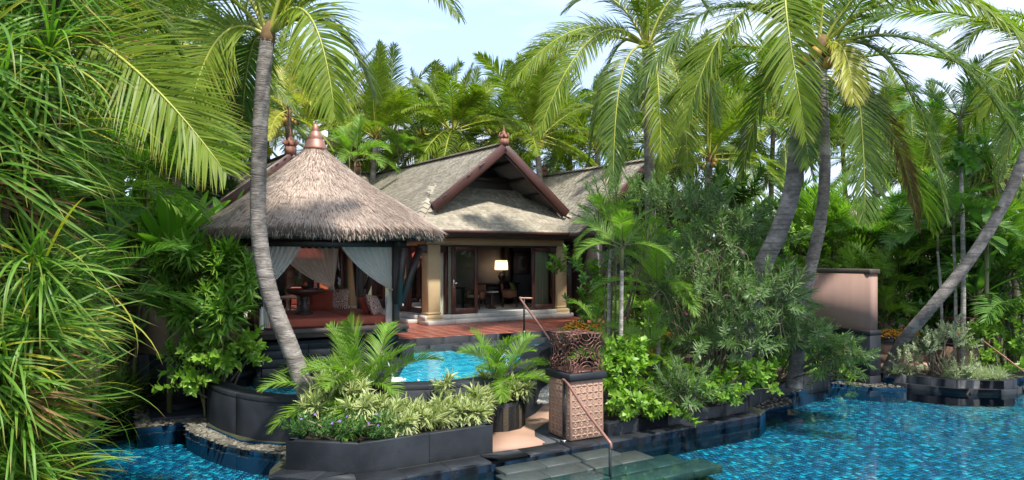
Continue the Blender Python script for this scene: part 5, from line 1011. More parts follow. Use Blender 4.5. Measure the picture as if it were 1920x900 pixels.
# leaning palm in the middle
Yp = 12.25
palm('leaning_palm', 'tall coconut palm leaning over the thatched pavilion, rooted behind the striped plants', [A(590, 800, Yp), A(577, 745, Yp), A(545, 655, Yp), A(510, 565, Yp), A(491, 480, Yp), A(484, 400, Yp), A(487, 250, Yp), A(495, 130, Yp), A(502, 70, Yp)], .165, .122, hero=[
    (A(352, 225, 11.6), A(400, -10, 12.0), 1.15, 'coco', .23, .3), (A(628, 215, 11.2), A(590, -90, 11.6), .9, 'coco', .22, .9), (A(860, 30, 11.5), A(720, -170, 12.0), .5, 'cocod', .18, 1.3),
    (A(285, 105, 13.2), A(400, 0, 12.8), .3, 'cocod', .2, .6), (A(200, -90, 11.5), A(380, -90, 12), .2, 'coco'), (A(455, 215, 13.6), A(465, 30, 13), .2, 'cocod'), (A(700, 175, 13.2), A(620, -40, 12.8), .5, 'cocod', .22, .9),
    (A(430, -250, 12), A(440, -130, 12), .4, 'coco'), (A(640, -230, 12), A(560, -140, 12), -.4, 'coco'), (A(800, -120, 13.5), A(640, -160, 12), .3, 'coco'), (A(300, -190, 14), A(420, -140, 13), .3, 'coco'), (A(560, -20, 16), A(540, -60, 14), .3, 'cocod')], n=0, seed=3)
palm('coconut_palm', 'coconut palm behind the screw pine, with one long comb-like frond over the fern', [A(-40, 1200, 9.6), A(-20, 700, 9.6), A(10, 300, 9.6), A(30, 20, 9.6)], .17, .13, hero=[
    (A(422, 322, 9.3), A(220, 40, 9.3), 1.1, 'coco', .25, .35), (A(330, 90, 11), A(200, -90, 10.5), .3, 'cocod', .22), (A(250, 20, 12), A(150, -130, 11), .3, 'cocod'), (A(310, 250, 12), A(160, 0, 11.5), .3, 'cocod'), (A(-200, 200, 10), A(-120, -60, 10), .3, 'coco'), (A(120, -250, 10), A(60, -100, 10), .3, 'coco'), (A(-150, -150, 10), A(-60, -120, 10), .3, 'coco'), (A(60, 260, 12.5), A(60, -30, 12), .3, 'cocod')], n=0, seed=5)
# right-hand palms
palm('coconut_palm', 'thick-trunked coconut palm on the right with a bright frond hanging straight down', [A(1385, 735, 15.6), A(1400, 630, 15.0), A(1422, 520, 14.5), A(1462, 430, 14.1), A(1486, 350, 14), A(1496, 260, 13.9), A(1507, 180, 13.8), A(1535, 95, 13.7)], .20, .145, hero=[
    (A(1512, 255, 11.6), A(1420, -230, 12.2), .1, 'coco', .2, .5), (A(1285, 228, 12.4), A(1390, -130, 12.8), .2, 'coco', .22, .6), (A(1190, 180, 13.3), A(1330, -110, 13.4), .4, 'cocod', .22, .8), (A(1622, 415, 13.0), A(1620, 10, 13.4), .5, 'cocod', .2, .6), (A(1775, 410, 13.6), A(1700, 0, 13.6), .6, 'cocod', .2, .8), (A(1910, 262, 13.6), A(1760, -10, 13.6), .5, 'cocod', .2, .9),
    (A(2010, 190, 11.6), A(1770, -170, 12.4), .3, 'coco', .22, 1.3), (A(1390, 330, 15.5), A(1450, 30, 14.8), .3, 'cocod', .2, .7), (A(1800, -120, 13), A(1660, -120, 13.3), .3, 'coco'), (A(1300, -90, 13), A(1420, -140, 13.3), .4, 'coco'), (A(1560, -250, 13.6), A(1550, -120, 13.6), .3, 'coco'), (A(1722, 428, 14.8), A(1685, 170, 14.3), .3, 'dry', .13, 1.2), (A(1600, 190, 12.9), A(1590, 40, 13.3), .3, 'cocoy', .13, .9)], n=0, nuts=7, seed=11)
palm('coconut_palm', 'slimmer coconut palm right behind the thick trunk, its trunk bending down to the pink wall', [A(1488, 728, 16.3), A(1500, 630, 16.3), A(1516, 520, 16.3), A(1536, 430, 16.2), A(1546, 340, 16.2), A(1545, 240, 16.2), A(1540, 130, 16.2)], .155, .115, 'cocod', 11, seed=17, els=(62, 44, 30, 14, 0, -18, -36), sc=1.0)
palm('coconut_palm', 'coconut palm right of the roof with long fronds arching left against the sky', [A(1224, 690, 19.5), A(1220, 420, 19.5), A(1217, 280, 19.5), A(1213, 90, 19.5)], .16, .13, 'coco', 5, hero=[
    (A(960, 155, 18.8), A(1090, -15, 19), .8, 'coco', .2, .9), (A(1008, 255, 18), A(1110, -30, 18.6), .8, 'coco', .18, .9), (A(1150, 350, 18), A(1150, 60, 18.4), .4, 'cocod', .2, .9), (A(1105, 300, 20.5), A(1140, 10, 20), .5, 'cocod', .2, .9), (A(1290, 320, 18.2), A(1280, 60, 18.8), .5, 'coco', .2, .9), (A(1345, 230, 19), A(1300, -10, 19), .5, 'cocod', .2, .9), (A(1240, 330, 17.6), A(1235, 30, 18), .3, 'coco', .2, .8), (A(1120, -60, 19), A(1180, -60, 19), .4, 'coco'), (A(1330, 20, 20), A(1270, -80, 19.6), .4, 'coco'), (A(1060, 20, 20.5), A(1150, -60, 20), .5, 'cocod')], seed=23, els=(70, 50, 30))
palm('leaning_palm', 'coconut palm leaning steeply to the right above the white-leaved shrub', [A(1664, 700, 19.0), A(1680, 662, 18.8), A(1703, 626, 18.4), A(1760, 560, 17.9), A(1822, 482, 17.9), A(1868, 408, 17.9), A(1900, 345, 17.9), A(1940, 240, 17.9), A(1985, 110, 17.9)], .15, .125, 'coco', 9, hero=[(A(1850, 215, 17), A(1930, -20, 17), .4, 'coco'), (A(1780, 120, 18.5), A(1900, -60, 18), .4, 'cocod'), (A(1880, 330, 19.5), A(1930, 60, 19), .4, 'cocod')], seed=29, bark='bark')
# palms behind the villa
G1 = 'coconut palms behind the villa'
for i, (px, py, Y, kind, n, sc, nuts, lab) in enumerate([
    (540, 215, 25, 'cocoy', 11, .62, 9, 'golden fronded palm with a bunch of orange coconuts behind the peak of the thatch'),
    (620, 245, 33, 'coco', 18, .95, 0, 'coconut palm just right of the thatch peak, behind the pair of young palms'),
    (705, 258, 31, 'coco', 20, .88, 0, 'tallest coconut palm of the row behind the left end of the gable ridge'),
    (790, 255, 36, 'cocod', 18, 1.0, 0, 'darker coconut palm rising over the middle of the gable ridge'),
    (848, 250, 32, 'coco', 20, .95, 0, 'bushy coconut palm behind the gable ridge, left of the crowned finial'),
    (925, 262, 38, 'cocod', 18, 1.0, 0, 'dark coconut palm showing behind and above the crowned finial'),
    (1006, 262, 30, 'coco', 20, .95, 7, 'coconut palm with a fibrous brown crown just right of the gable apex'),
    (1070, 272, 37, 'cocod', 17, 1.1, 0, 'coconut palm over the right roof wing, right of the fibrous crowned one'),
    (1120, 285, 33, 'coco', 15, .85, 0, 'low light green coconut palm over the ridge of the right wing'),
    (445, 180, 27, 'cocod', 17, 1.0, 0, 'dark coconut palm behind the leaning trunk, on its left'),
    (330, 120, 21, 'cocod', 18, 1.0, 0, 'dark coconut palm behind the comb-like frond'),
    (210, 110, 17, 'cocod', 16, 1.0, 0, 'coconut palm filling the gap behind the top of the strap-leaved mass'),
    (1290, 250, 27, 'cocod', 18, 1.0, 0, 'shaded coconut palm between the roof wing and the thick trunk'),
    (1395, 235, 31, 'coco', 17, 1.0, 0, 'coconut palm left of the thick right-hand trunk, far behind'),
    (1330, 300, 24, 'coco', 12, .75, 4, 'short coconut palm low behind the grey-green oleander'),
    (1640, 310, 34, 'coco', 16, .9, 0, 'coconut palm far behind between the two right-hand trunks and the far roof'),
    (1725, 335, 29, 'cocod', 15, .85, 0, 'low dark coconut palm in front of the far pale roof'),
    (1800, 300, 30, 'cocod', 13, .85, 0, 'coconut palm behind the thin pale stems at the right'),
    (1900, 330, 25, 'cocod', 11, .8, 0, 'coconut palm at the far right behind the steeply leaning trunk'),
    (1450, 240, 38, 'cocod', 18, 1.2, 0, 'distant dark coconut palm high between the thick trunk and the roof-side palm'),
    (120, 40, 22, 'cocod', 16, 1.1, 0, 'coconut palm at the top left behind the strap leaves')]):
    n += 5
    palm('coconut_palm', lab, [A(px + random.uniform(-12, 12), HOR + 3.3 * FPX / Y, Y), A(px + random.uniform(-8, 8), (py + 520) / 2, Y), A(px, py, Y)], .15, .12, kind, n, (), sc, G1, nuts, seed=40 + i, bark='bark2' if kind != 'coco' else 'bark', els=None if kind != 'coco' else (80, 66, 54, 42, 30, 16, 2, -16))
for px, py, Y, lab in ((655, 292, 27, 'young broad feather palm behind the valley of the roofs, left of its twin'), (748, 288, 30, 'young broad feather palm peeping over the ridge, right of its twin')):
    areca(lab, A(px, 380, Y), [(0, 0, (380 - py) / FPX * Y), (.2, .1, (370 - py) / FPX * Y)], 'areca', 1.15, 7, 'young palms behind the ridge', 'young_palm')
row2 = [(590, 255, 40), (665, 265, 42), (735, 250, 40), (815, 262, 42), (880, 270, 39), (960, 268, 41), (1040, 285, 42), (1150, 275, 38), (1215, 270, 41), (1345, 262, 40), (1500, 265, 42), (1580, 275, 40), (1690, 285, 41), (1770, 300, 38), (1850, 290, 40), (500, 250, 36), (400, 240, 34), (290, 230, 30)]
l2 = ['behind the peak of the thatch', 'behind the left young palm', 'behind the right young palm', 'behind the middle of the gable ridge', 'behind the ridge, left of the crowned finial', 'directly behind the crowned finial', 'over the start of the right wing', 'over the end of the right wing', 'behind the roof-side palm trunk', 'behind the oleander top', 'between the two right-hand trunks', 'just right of the slimmer trunk', 'left of the far pale roof', 'right of the far pale roof', 'behind the screw pine on the right', 'just right of the leaning trunk', 'just left of the leaning trunk', 'over the big fern']
for i, ((px, py, Y), l) in enumerate(zip(row2, l2)):
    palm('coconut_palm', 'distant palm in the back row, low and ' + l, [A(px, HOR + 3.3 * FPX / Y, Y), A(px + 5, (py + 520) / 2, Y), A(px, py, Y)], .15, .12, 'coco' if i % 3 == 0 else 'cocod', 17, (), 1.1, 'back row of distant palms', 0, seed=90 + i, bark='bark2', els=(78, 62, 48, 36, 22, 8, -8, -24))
# dense far trees closing the horizon
G2 = 'dense trees closing the garden'
far_lab = ['behind the strap-leaved mass', 'behind the banana leaves', 'left of the thatch', 'behind the thatch', 'behind the left roof valley', 'behind the gable ridge', 'behind the finial', 'behind the right wing', 'beside the roof-side palm', 'behind the oleander', 'behind the thick trunk', 'behind the pink wall', 'behind the far pale roof', 'behind the thin pale stems', 'at the far right behind the leaning palm', 'beyond the right edge of the garden']
for i, l in enumerate(far_lab):
    px = -60 + i * 138; Y = 43 + (i % 3) * 3; x = (px - 960) / FPX * Y; hgt = 5.5 + (i * 37 % 5) * .5 - (1.2 if 10 <= i <= 12 else 0)
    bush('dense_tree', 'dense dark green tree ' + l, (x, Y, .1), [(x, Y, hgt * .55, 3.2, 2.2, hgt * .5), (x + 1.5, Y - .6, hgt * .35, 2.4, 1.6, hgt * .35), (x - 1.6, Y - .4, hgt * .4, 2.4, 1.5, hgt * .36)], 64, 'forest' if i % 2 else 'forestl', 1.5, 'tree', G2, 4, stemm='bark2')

# ---- left bank: strap-leaved mass (screw pine)
pb = np.array((-7.2, 9.9, .1)); pdn = thing('screw_pine', 'huge screw pine with long arching strap leaves filling the left side', 'screw pine', pb)
heads = []
for k in range(46):
    px = random.choice((-110, -40, 20, 70, 100)) + random.uniform(-30, 35); py = -90 + 1000 * (k + .5) / 46 + random.uniform(-30, 30); Y = random.uniform(8.0, 9.8) if px < 40 else random.uniform(8.6, 9.9)
    px -= 5 if py < 620 else 50
    heads.append(A(px, py, Y))
mb = MB(); c_ = np.array((-5.6, 8.6, 0))
for k, h in enumerate(heads):
    d = nrm(np.array((h[0] + 5.6, h[1] - 8.8, 0)) * .8 + np.array((.25, -.45, .35)) + rng.normal(0, .25, 3)); pinst('leaf_rosette', SP['pand'][k % 6], pdn, h - d * .3, d, random.uniform(.75, 1.05))
    if k % 3 == 0: pinst('dry_leaf_skirt', SP['pdry'][k % 5], pdn, h - d * .5, d, .9)
    mb.tube(smooth_path([pb + np.array((random.uniform(-.3, .3), random.uniform(-.3, .3), .0)), (pb + h) / 2 + np.array((-.2, .2, -.3)), h - d * .2], 8), np.linspace(.06, .04, 8), 6)
part('trunk', mb, MAT['bark2'], pdn)
lv = []
for i in range(10):
    m_ = MB(); strips(m_, [(0, 0, 0)], [(.45, 0, 1)], [(0, 1, 0)], 1.5 + .06 * i, .044 + .003 * (i % 4), .75 + .18 * i, 12, 'strap', .35); lv.append(m_.mesh('leaf', MAT['pand'] if i != 7 else MAT['cocoy']))
for i in range(270):
    h = heads[i % len(heads)]; a = random.uniform(-2.6, 1.0); t = random.uniform(.15, 1.35)
    m_ = Matrix.Translation(Vector(tuple(h - pb + np.array((random.uniform(-.15, .15), random.uniform(-.15, .05), random.uniform(-.1, .15)))))) @ Matrix.Rotation(a, 4, 'Z') @ Matrix.Rotation(t, 4, 'Y') @ Matrix.Scale(random.uniform(.7, 1.05), 4); link('leaf', lv[i % 10], pdn, mat=m_)
# ---- left: behind the strap leaves
def W(px, py, Y): return A(px, py, Y)
c = A(385, 510, 14.0); b0 = (c[0], c[1] + .2, .15)
bush('strap_leaf_shrub', 'tall glossy shrub with rosettes of strap leaves, left of the pavilion', b0, [(*A(385, 495, 14.0), .7, .6, .5), (*A(335, 490, 13.9), .6, .5, .6), (*A(435, 530, 14.1), .6, .5, .7), (*A(385, 590, 13.8), .85, .5, .6), (*A(330, 560, 14.2), .5, .5, .6)], 130, 'strap', .92, 'shrub', None, 8, .35, 'leaf_rosette', 'stem')
c = A(390, 690, 13.9); bush('broad_leaf_climber', 'bright broad-leaved climber hanging over the black base under the glossy strap-leaf shrub', (c[0], 14.4, .3), [(*A(370, 680, 13.9), .55, .4, .5), (*A(430, 660, 14.1), .55, .4, .35), (*A(350, 725, 13.7), .3, .25, .35)], 75, 'broad', 1.35, 'climber', None, 7, .1)
bigplant('birds_nest_fern', 'big fern with upright paddle leaves left of the thatch', (*A(318, 470, 14.6)[:2], .1), 'bird', 24, 1.1, (5, 62), 'fern', 3.3)
bigplant('banana_plant', 'banana plant with broad bright leaves between the fern and the thatch', (*A(425, 440, 19.5)[:2], .1), 'banana', 10, .8, (8, 60), 'banana plant', 3.6)
bigplant('banana_plant', 'banana plant with pale leaves low beside the left roof slope', (*A(365, 400, 21)[:2], .1), 'banana', 9, .9, (10, 60), 'banana plant', 3.9)
bush('strap_leaf_shrub', 'low shrub of thin strap leaves behind the tan wall end', A(255, 560, 16.5) * np.array((1, 1, 0)) + (0, 0, .1), [(*A(250, 540, 16.5), 1.0, .7, .9), (*A(215, 430, 17.5), 1.2, .7, 1.0)], 55, 'strap', 1.15, 'shrub', None, 4, .3, 'leaf_rosette', 'stem')
for k, (px, py, Y) in enumerate(((200, 700, 14.5), (250, 690, 15.8), (290, 660, 16.5), (225, 660, 15.2), (165, 690, 13.6))):
    g = A(px, py, Y); r = thing('grass_clump', ['tall thin grass clump at the water behind the screw pine tips', 'tall thin grass clump at the pebble corner', 'tall thin grass clump against the tan wall end', 'tall thin grass clump behind the other clumps left of the pebble corner', 'tall thin grass clump nearest the screw pine'][k], 'grass', (g[0], g[1], .1), 0, 'thin grass clumps on the left bank')
    for j in range(9): pinst('blades', SP['grass'][j % 5], r, (g[0] + random.uniform(-.4, .4), g[1] + random.uniform(-.3, .3), .1 + random.uniform(0, .25)), nrm(np.array((random.uniform(-.4, .4), random.uniform(-.4, .4), 1))), random.uniform(1.1, 1.9))
for k, (px, py, Y, s_) in enumerate(((150, 330, 13, 1.6), (225, 300, 15, 1.7), (280, 520, 18.5, 1.3), (120, 560, 12, 1.4))):
    g = A(px, py, Y); areca(['feathery palm showing through the screw pine leaves near the top', 'feathery palm between the screw pine and the comb-like frond', 'feathery palm behind the tan wall end', 'feathery palm low behind the screw pine'][k], (g[0], g[1], .1), [(0, 0, g[2] - .5), (.5, .2, g[2] - .2), (-.5, .1, g[2] - .4)], 'areca' if k < 2 else 'arecad', s_, 7)
for k, (px, py, Y) in enumerate(((60, 300, 15), (180, 480, 19), (330, 330, 24), (60, 620, 15))):
    c = A(px, py, Y); bush('dense_shrub', ['dark shrub deep behind the upper screw pine', 'dark shrub behind the feathery palms on the left', 'dark shrub left of the tall thatch, behind the banana plants', 'dark shrub low behind the screw pine'][k], (c[0], c[1], .1), [(*c, 2.0, 1.2, 2.0), (c[0] + .8, c[1], max(.9, c[2] - 1.5), 1.6, 1, 1.5)], 60, 'forest', 1.0, 'shrub', 'dark background shrubs', 3)

bush('bright_filler_shrub', 'bright green shrub around the foot of the big fern', A(330, 480, 15.2) * np.array((1, 1, 0)) + (0, 0, .1), [(*A(335, 450, 15.2), .8, .5, .5), (*A(270, 420, 15.6), .8, .5, .6)], 50, 'broad', 1.5, 'shrub', None, 4)
# ---- front planter
pc = np.array((-2.9, 11.3, .5))
bush('striped_shrub', 'cream striped shrub with rosettes, at the left end of the front planter by the trunk', (-3.0, 11.75, .5), [(*A(640, 735, 11.9), .55, .35, .33), (*A(590, 770, 11.6), .3, .3, .22), (*A(690, 770, 11.3), .5, .3, .22)], 62, 'varieg', 1.0, 'shrub', 'cream striped shrubs in the front planter', 6, .7, 'leaf_rosette', 'stem')
bush('striped_shrub', 'cream striped shrub with rosettes, in the middle of the front planter', (-1.75, 11.6, .5), [(*A(770, 780, 11.6), .5, .35, .17), (*A(745, 798, 11.2), .35, .25, .18)], 50, 'varieg', 1.0, 'shrub', 'cream striped shrubs in the front planter', 5, .7, 'leaf_rosette', 'stem')
bush('striped_shrub', 'tallest cream striped shrub, at the right end of the front planter', (-.9, 12.0, .5), [(*A(850, 772, 12.0), .5, .35, .19), (*A(835, 722, 12.2), .13, .15, .2), (*A(900, 750, 12.3), .22, .25, .28), (*A(880, 775, 12.0), .3, .25, .2)], 66, 'varieg', 1.0, 'shrub', 'cream striped shrubs in the front planter', 6, .7, 'leaf_rosette', 'stem')
bush('flowering_shrub', 'low dark green shrub with a few purple flowers at the front edge of the planter', (-2.7, 10.95, .5), [(*A(600, 805, 10.95), .42, .25, .17), (*A(670, 808, 10.85), .5, .25, .17), (*A(560, 800, 11.1), .2, .25, .15), (*A(720, 800, 11.0), .3, .2, .14)], 120, 'ruel', .8, 'shrub', None, 6, .8, flowers=('purple', 9, .018))
bush('striped_shrub', 'small cream striped shrub at the foot of the arching palm in the rounded planter', (-.2, 13.3, .6), [(*A(960, 735, 13.2), .35, .25, .2), (*A(915, 725, 13.3), .22, .2, .25)], 30, 'varieg', .95, 'shrub', None, 4, .7, 'leaf_rosette', 'stem')
areca('arching feathery palm in front of the pavilion, beside the leaning trunk', (*A(668, 770, 12.45)[:2], .5), [(0, 0, .3), (.22, .05, .4), (-.25, .1, .25), (.1, -.15, .15), (-.1, .15, .35)], 'areca', .95, 6, 'arching palms in the planters', 'arching_palm')
areca('arching feathery palm in the rounded planter by the copper handrail', (*A(942, 745, 13.4)[:2], .6), [(0, 0, .4), (.15, .05, .3), (-.18, .0, .35), (.05, -.1, .2)], 'areca', .76, 5, 'arching palms in the planters', 'arching_palm')

# ---- right bed
bush('lime_hedge', 'lime green broad-leaved hedge spilling over the low wall beside the pedestal', (2.3, 13.2, .3), [(*A(1165, 715, 13.3), .4, .35, .5), (*A(1190, 765, 13.0), .5, .35, .32), (*A(1250, 770, 13.2), .45, .3, .28), (*A(1180, 670, 13.7), .35, .3, .3)], 125, 'broad', 1.05, 'hedge', None, 8, .35)
bush('lime_hedge', 'lime green broad-leaved hedge under the oleander, left of the pool inlet', (4.2, 14.3, .3), [(*A(1330, 740, 13.9), .6, .35, .3), (*A(1400, 715, 14.4), .6, .35, .35)], 90, 'broad', 1.05, 'hedge', None, 7, .35)
bush('lime_hedge', 'lime green broad-leaved hedge behind the pool inlet, in front of the pink wall', (7, 17.8, .3), [(*A(1470, 675, 17.2), .9, .45, .5), (*A(1540, 660, 18.3), .7, .45, .55), (*A(1580, 690, 18.9), .4, .3, .3)], 95, 'broad', 1.2, 'hedge', None, 7, .35)
ob = np.array((4.4, 15.2, .3)); 
bush('oleander', 'wide grey-green oleander with narrow leaves and bare arching twigs on the right bank', ob, [(*A(1370, 470, 15.2), 1.15, .9, .95), (*A(1290, 560, 14.8), .9, .8, .9), (*A(1420, 590, 15.0), 1.0, .8, .8), (*A(1330, 660, 14.4), .9, .6, .5), (*A(1460, 560, 15.4), .6, .5, .6), (*A(1300, 400, 15.6), .8, .7, .55), (*A(1500, 640, 15.2), .6, .5, .45), (*A(1420, 570, 13.9), .75, .4, .6), (*A(1385, 640, 13.7), .6, .35, .5)], 370, 'olean', 1.1, 'oleander', None, 26, .3, flowers=('whitepetal', 12, .028), shell=.5, jit=.9)
bush('oleander', 'oleander branch hanging low over the pool inlet towards the black wall base', (6.4, 16.9, .3), [(*A(1530, 640, 15.8), .5, .4, .3), (*A(1585, 670, 15.6), .22, .25, .35), (*A(1560, 700, 15.3), .15, .15, .2)], 62, 'olean', 1.05, 'oleander', None, 9, -.3, flowers=('whitepetal', 4, .028), jit=.9)
bush('oleander', 'upright oleander tips in front of the right roof wing', (2.4, 17, .3), [(*A(1150, 400, 16.5), .6, .6, .5), (*A(1230, 400, 16.5), .7, .6, .55), (*A(1180, 470, 16.3), .8, .6, .6)], 95, 'olean', 1.1, 'oleander', None, 8, .9)
bush('oleander', 'small blue-green oleander shoot growing out of the lime hedge', (3.4, 13.3, .3), [(*A(1285, 745, 13.0), .3, .22, .34)], 24, 'olean', 1.0, 'oleander', None, 4, .6)
tw = thing('bare_twigs', 'tangle of bare pale twigs arching through the oleander', 'twigs', ob)
for i in range(34):
    px, py = random.uniform(1240, 1480), random.uniform(470, 640); p1 = A(px, py, random.uniform(14.0, 14.9)); p2 = p1 + np.array((random.uniform(-.5, .5), random.uniform(-.3, .1), random.uniform(-1.0, .1))); m_ = (p1 + p2) / 2 + np.array((random.uniform(-.2, .2), 0, random.uniform(.1, .35))); p0 = (ob + p1) / 2 + rng.normal(0, .15, 3); part('twig', MB().tube(smooth_path([p0, p1, m_, p2], 12), np.linspace(.014, .005, 12), 5), MAT['twig'], tw)
def slim(label, pts, r, kind, nf, sc, bark='pale', els=(72, 58, 46, 34, 20, 4)):
    pts = [np.array(p) for p in pts]; r_ = thing('slender_palm', label, 'palm', pts[0], 0, 'slender feather palms'); part('trunk', trunk_mesh(pts, r, r * .75, .12), MAT[bark], r_, True); C = pts[-1]
    part('crown_shaft', MB().tube([C - (0, 0, .02), C + (0, 0, .35), C + (0, 0, .55)], [r * .9, r * .85, r * .3], 8), MAT['stem'], r_)
    for i in range(nf):
        e = els[i % len(els)] + random.uniform(-8, 8); lst = FR[kind]; j = min(range(len(lst)), key=lambda q: abs(lst[q][0] - e) + random.uniform(0, 8)); az = i * 2.39996 + random.uniform(-.4, .4); link('frond', lst[j][1], r_, C - pts[0] + np.array((0, 0, .4 + random.uniform(-.1, .1))), (0, 0, az), sc * random.uniform(.85, 1.15))
slim('slender palm with drooping yellow-tipped fronds behind the bronze lantern', [A(1162, 790, 13.9), A(1164, 640, 13.9), A(1166, 505, 13.9)], .05, 'areca', 10, .8)
slim('slender palm behind the yellow-tipped one, on its left, towards the villa door', [A(1142, 730, 16.2), A(1142, 540, 16.2), A(1146, 465, 16.2)], .045, 'areca', 9, .78)
slim('slender palm with a pale stem between lantern and oleander', [A(1232, 762, 14.6), A(1234, 640, 14.6), A(1236, 585, 14.6)], .06, 'areca', 11, .85)
areca('feathery clump palm low between the lantern and the oleander', (*A(1185, 700, 14.3)[:2], .3), [(0, 0, .55), (.25, .1, .4), (-.3, .15, .7), (.5, .2, .8)], 'areca', .85, 6)
areca('feathery clump palm at the right end of the red terrace', (*A(1135, 600, 17.9)[:2], .6), [(0, 0, .7), (.4, .2, 1.1), (-.2, .3, .9)], 'areca', .85, 6)
areca('feathery clump palm standing behind the oleander', (*A(1260, 560, 19)[:2], .3), [(0, 0, 1.8), (.6, .2, 2.4), (-.6, .1, 2.1), (1.2, 0, 1.6)], 'areca', 1.25, 7)
def flowerbed(label, blobs):
    c = np.array(blobs[0][:3]); r = thing('marigold_mound', label, 'flowers', (c[0], c[1], c[2] - blobs[0][5]), 0, 'orange flower mounds'); mb = MB(); fb = MB()
    for b in blobs:
        n = 240; v = nrm(rng.normal(0, 1, (n, 3))); v[:, 2] = np.abs(v[:, 2]); Q = np.array(b[:3]) + v * np.array(b[3:6]) * rng.uniform(.9, 1.05, (n, 1))
        for q in Q: s_ = random.uniform(.022, .036); fb.lathe([(s_ * .3, -s_ * .5), (s_, 0), (s_ * .8, s_ * .5), (.002, s_ * .7)], q, 6)
        strips(mb, np.array(b[:3]) + v * np.array(b[3:6]) * .85, v + rng.normal(0, .4, (n, 3)), nrm(rng.normal(0, 1, (n, 3))), .1, .03, .5, 2, 'lance')
    tag(part('flowers', fb, MAT['marigold'], r), kind='stuff'); tag(part('leaves', mb, MAT['ruel'], r), kind='stuff')
flowerbed('mound of orange marigolds at the end of the terrace above the lantern', [(*A(1082, 618, 17.6), .33, .4, .2), (*A(1116, 622, 17.4), .3, .3, .18)])
flowerbed('orange marigolds glowing behind the slender palm stems', [(*A(1185, 640, 15.3), .3, .3, .2), (*A(1250, 635, 15.3), .22, .2, .16), (*A(1212, 672, 14.8), .25, .22, .2)])
flowerbed('orange flowers behind the end of the black wall base', [(*A(1668, 632, 20.0), .4, .3, .22), (*A(1700, 628, 20.2), .35, .3, .2)])
bush('pale_flower_shrub', 'small shrub with pale flowers at the right yellow pillar', (*A(1115, 600, 20)[:2], 1.2), [(*A(1120, 590, 20), .5, .4, .3)], 30, 'ruel', 1.0, 'shrub', None, 3, .8, flowers=('whitepetal', 10, .02))
mid = [(1100, 520, 21.5, 'broadd', 1.1, 'dark green shrub against the right end of the villa'), (1260, 480, 21, 'broadd', 1.2, 'deep green broad-leaved shrub behind the slender palms'), (1360, 400, 23, 'forest', .8, 'dark shrub behind the top of the oleander'), (1400, 520, 20, 'broadd', 1.2, 'deep green shrub behind the middle of the oleander'), (1190, 590, 18.8, 'broad', 1.3, 'lime green shrub behind the orange marigolds'), (1480, 470, 23, 'broad', 1.4, 'lime green shrub behind the thick trunk'), (1330, 590, 17.5, 'broadd', 1.2, 'deep green shrub low behind the oleander')]
for px, py, Y, k, s_, l in mid:
    c = A(px, py, Y); bush('garden_shrub', l, (c[0], c[1], .2), [(*c, 1.1, .8, .95), (c[0] + .4, c[1] - .2, max(.8, c[2] - 1.0), 1.0, .7, .9)], 56, k, s_, 'shrub', 'garden shrubs on the right', 5)
# behind the pink wall and right bank
arl = [(1560, 440, 23.5, 'areca', 1.5, 'bright feathery palm rising behind the pink wall, left part'), (1620, 455, 22.8, 'areca', 1.3, 'bright feathery palm above the cap of the pink wall, near its end'), (1500, 420, 25, 'arecad', 1.5, 'feathery palm glimpsed between the two right-hand trunks'), (1725, 470, 22.5, 'arecad', 1.7, 'large dark feather palm right of the pink wall'), (1690, 430, 26, 'areca', 1.4, 'light feather palm in front of the far pale roof'), (1775, 450, 21.5, 'arecad', 1.5, 'dark feather palm behind the thin pale stems'), (1850, 470, 21, 'areca', 1.7, 'feather palm behind the steeply leaning trunk'), (1900, 510, 19.8, 'arecad', 1.5, 'dark feather palm low at the right edge'), (1640, 530, 21, 'areca', 1.0, 'small feather palm at the back of the pink wall end')]
for px, py, Y, k, s_, l in arl:
    c = A(px, py, Y); areca(l, (c[0], c[1], .2), [(0, 0, max(.3, c[2] - .2)), (.5, .3, max(.3, c[2] - .8)), (-.6, .2, max(.3, c[2] - .5)), (.1, -.4, max(.2, c[2] - 1.3))], k, s_, 7, 'feather palms around the pink wall')
sh2 = [(1665, 560, 21.5, 'broadd', 1.0, 'dark glossy shrub at the end of the pink wall'), (1715, 600, 20.5, 'broadd', .9, 'dark shrub behind the foot of the leaning palm'), (1880, 640, 18.6, 'broad', 1.15, 'bright lime shrub at the right edge above the kerb'), (1915, 600, 19.2, 'broad', 1.2, 'lime shrub at the right edge, behind the other'), (1790, 560, 22, 'forest', .7, 'dark shrub behind the slender stems'), (1850, 560, 20.6, 'broadd', 1.1, 'deep green shrub right of the slender stems'), (1585, 480, 26, 'broad', 1.5, 'lime shrub behind the pink wall'), (1740, 530, 24, 'forestl', .8, 'green shrub in front of the short far wall'), (1880, 400, 22.5, 'forest', .8, 'dark shrub under the right-hand screw pine')]
for px, py, Y, k, s_, l in sh2:
    c = A(px, py, Y); bush('garden_shrub', l, (c[0], c[1], .2), [(*c, .95, .7, .7), (c[0] + .3, c[1] - .2, max(.6, c[2] - .8), .9, .6, .7)], 60, k, s_, 'shrub', 'garden shrubs on the right bank', 4)
bush('white_leaved_shrub', 'airy white-leaved shrub with a red flower on the kerb at the right', (11.2, 18.3, .25), [(*A(1785, 640, 18.2), .55, .35, .55), (*A(1730, 650, 18.3), .45, .3, .4), (*A(1700, 680, 18.3), .35, .3, .3), (*A(1800, 690, 18.0), .4, .3, .2)], 120, 'white', .9, 'shrub', None, 16, .7, flowers=('redpetal', 2, .05))
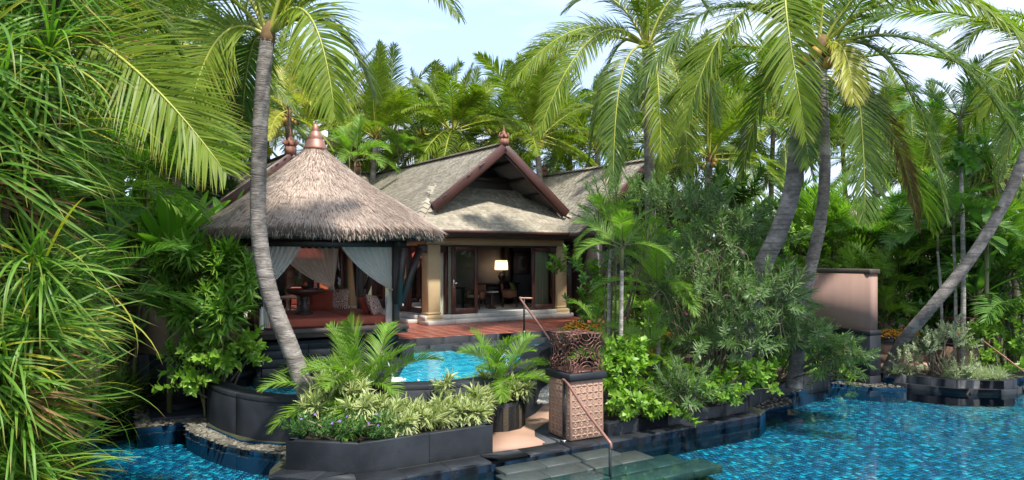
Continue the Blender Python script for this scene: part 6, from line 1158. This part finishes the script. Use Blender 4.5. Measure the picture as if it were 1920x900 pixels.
for k, (px, py, Y) in enumerate(((1830, 712, 17.8), (1868, 708, 17.8), (1800, 716, 17.9), (1850, 700, 18.1), (1690, 705, 18.6))):
    g = A(px, py, Y); r = thing('grass_clump', ['low pale grass tuft on the rounded kerb, in the middle of the group', 'low pale grass tuft at the rounded end of the kerb', 'low pale grass tuft under the white-leaved shrub', 'low pale grass tuft behind the others at the kerb', 'low pale grass tuft at the foot of the leaning palm'][k], 'grass', (g[0], g[1], .28), 0, 'pale grass tufts on the right kerb')
    for j in range(9): pinst('blades', SP['pgrass'][j % 5], r, (g[0] + random.uniform(-.3, .3), g[1] + random.uniform(-.2, .2), .28), nrm(np.array((random.uniform(-.3, .3), random.uniform(-.3, .3), 1))), random.uniform(.8, 1.3))
for k, (p0, p1, r, l) in enumerate(((A(1806, 690, 18.9), A(1800, 250, 18.9), .065, 'tallest thin pale stemmed palm on the right bank'), (A(1790, 690, 19.1), A(1788, 440, 19.1), .045, 'thin pale stemmed palm just left of the tallest thin stem'), (A(1766, 640, 19.4), A(1758, 470, 19.4), .04, 'thin green stemmed palm half crossed by the leaning trunk'))):
    slim(l, [p0, (p0 + p1) / 2 + np.array((.04, 0, 0)), p1], r, 'arecad', 9, (1.3, 1.1, 1.0)[k])
bigplant('heliconia', 'dark plant with hanging paddle leaves behind the leaning palm', (*A(1830, 600, 19.6)[:2], .2), 'heli', 18, 1.5, (10, 80), 'plant', 2.0)
bigplant('heliconia', 'leafy plant with pointed leaves above the leaning trunk', (*A(1850, 440, 18.8)[:2], .2), 'heli', 16, 1.3, (20, 95), 'plant', 3.8)
bush('tall_shrub', 'tall plant with large hanging leaves on the thin stem at the right', A(1812, 330, 18.8), [(*A(1815, 300, 18.8), .35, .3, .35)], 10, 'broadd', 1.8, 'plant', None, 2, -.5)
rp = A(1850, 340, 20.5); sp2 = thing('screw_pine', 'screw pine with brown hanging dead leaves above the leaning trunk at the right', 'screw pine', (rp[0], rp[1], .2))
part('trunk', trunk_mesh([(rp[0] + .8, rp[1], .2), (rp[0] + .6, rp[1], 2.2), tuple(rp + (.4, 0, -.6)), tuple(rp)], .13, .1), MAT['bark'], sp2, True)
for k in range(7):
    q = rp + np.array((random.uniform(-.9, 1.5), random.uniform(-.5, .5), random.uniform(.0, .8))); d = nrm(np.array((random.uniform(-.6, .6), -.4, .8))); pinst('leaf_rosette', SP['pand'][k % 6], sp2, q, d, .72); pinst('dry_leaf_skirt', SP['pdry'][k % 5], sp2, q - (0, 0, .15), d, .95)
    part('branch', MB().tube([np.array((rp[0] + .5, rp[1], rp[2] - 1.0)), q - (0, 0, .2)], [.08, .05], 7), MAT['bark'], sp2)
for k in range(5):
    q = np.array((rp[0] + .5 + random.uniform(-.2, .3), rp[1], rp[2] - random.uniform(.6, 1.4))); e = q + np.array((random.uniform(-1.0, 1.2), random.uniform(-.5, .3), -1.6)); part('prop_root', MB().tube(smooth_path([q, (q + e) / 2 + (0, 0, .2), e], 8), .055, 6), MAT['pale'], sp2)
pot2 = thing('lattice_lantern', 'second bronze lattice lantern almost hidden behind the white-leaved shrub', 'lantern', (*A(1795, 640, 19.6)[:2], 1.0), .3)
for k in range(4): link('lattice_panel', lm, pot2, mat=Matrix.Rotation(k * math.pi / 2, 4, 'Z') @ Matrix.Translation((0, -cs / 2, cs / 2)) @ Matrix.Rotation(R(90), 4, 'X'))
link('lattice_panel', lm, pot2, mat=Matrix.Translation((0, 0, cs)))
ped2 = thing('pedestal', 'second sandstone pedestal almost hidden behind the white-leaved shrub', 'pedestal', (*A(1795, 640, 19.6)[:2], .1), .3)
part('shaft', MB().box((0, 0, .4), (.74, .74, .8)), MAT['sand'], ped2, world=False); part('cap', MB().box((0, 0, .85), (.82, .82, .1)), MAT['black'], ped2, world=False)
z0 = A(1842, 638, 18.4); z1 = A(1940, 712, 17.0); handrail('handrail', 'thin copper handrail slanting to the right edge of the pool', [z0, z0 * .66 + z1 * .34, z0 * .33 + z1 * .67, z1], .02, [(z1, np.array((z1[0], z1[1], -.3)))])
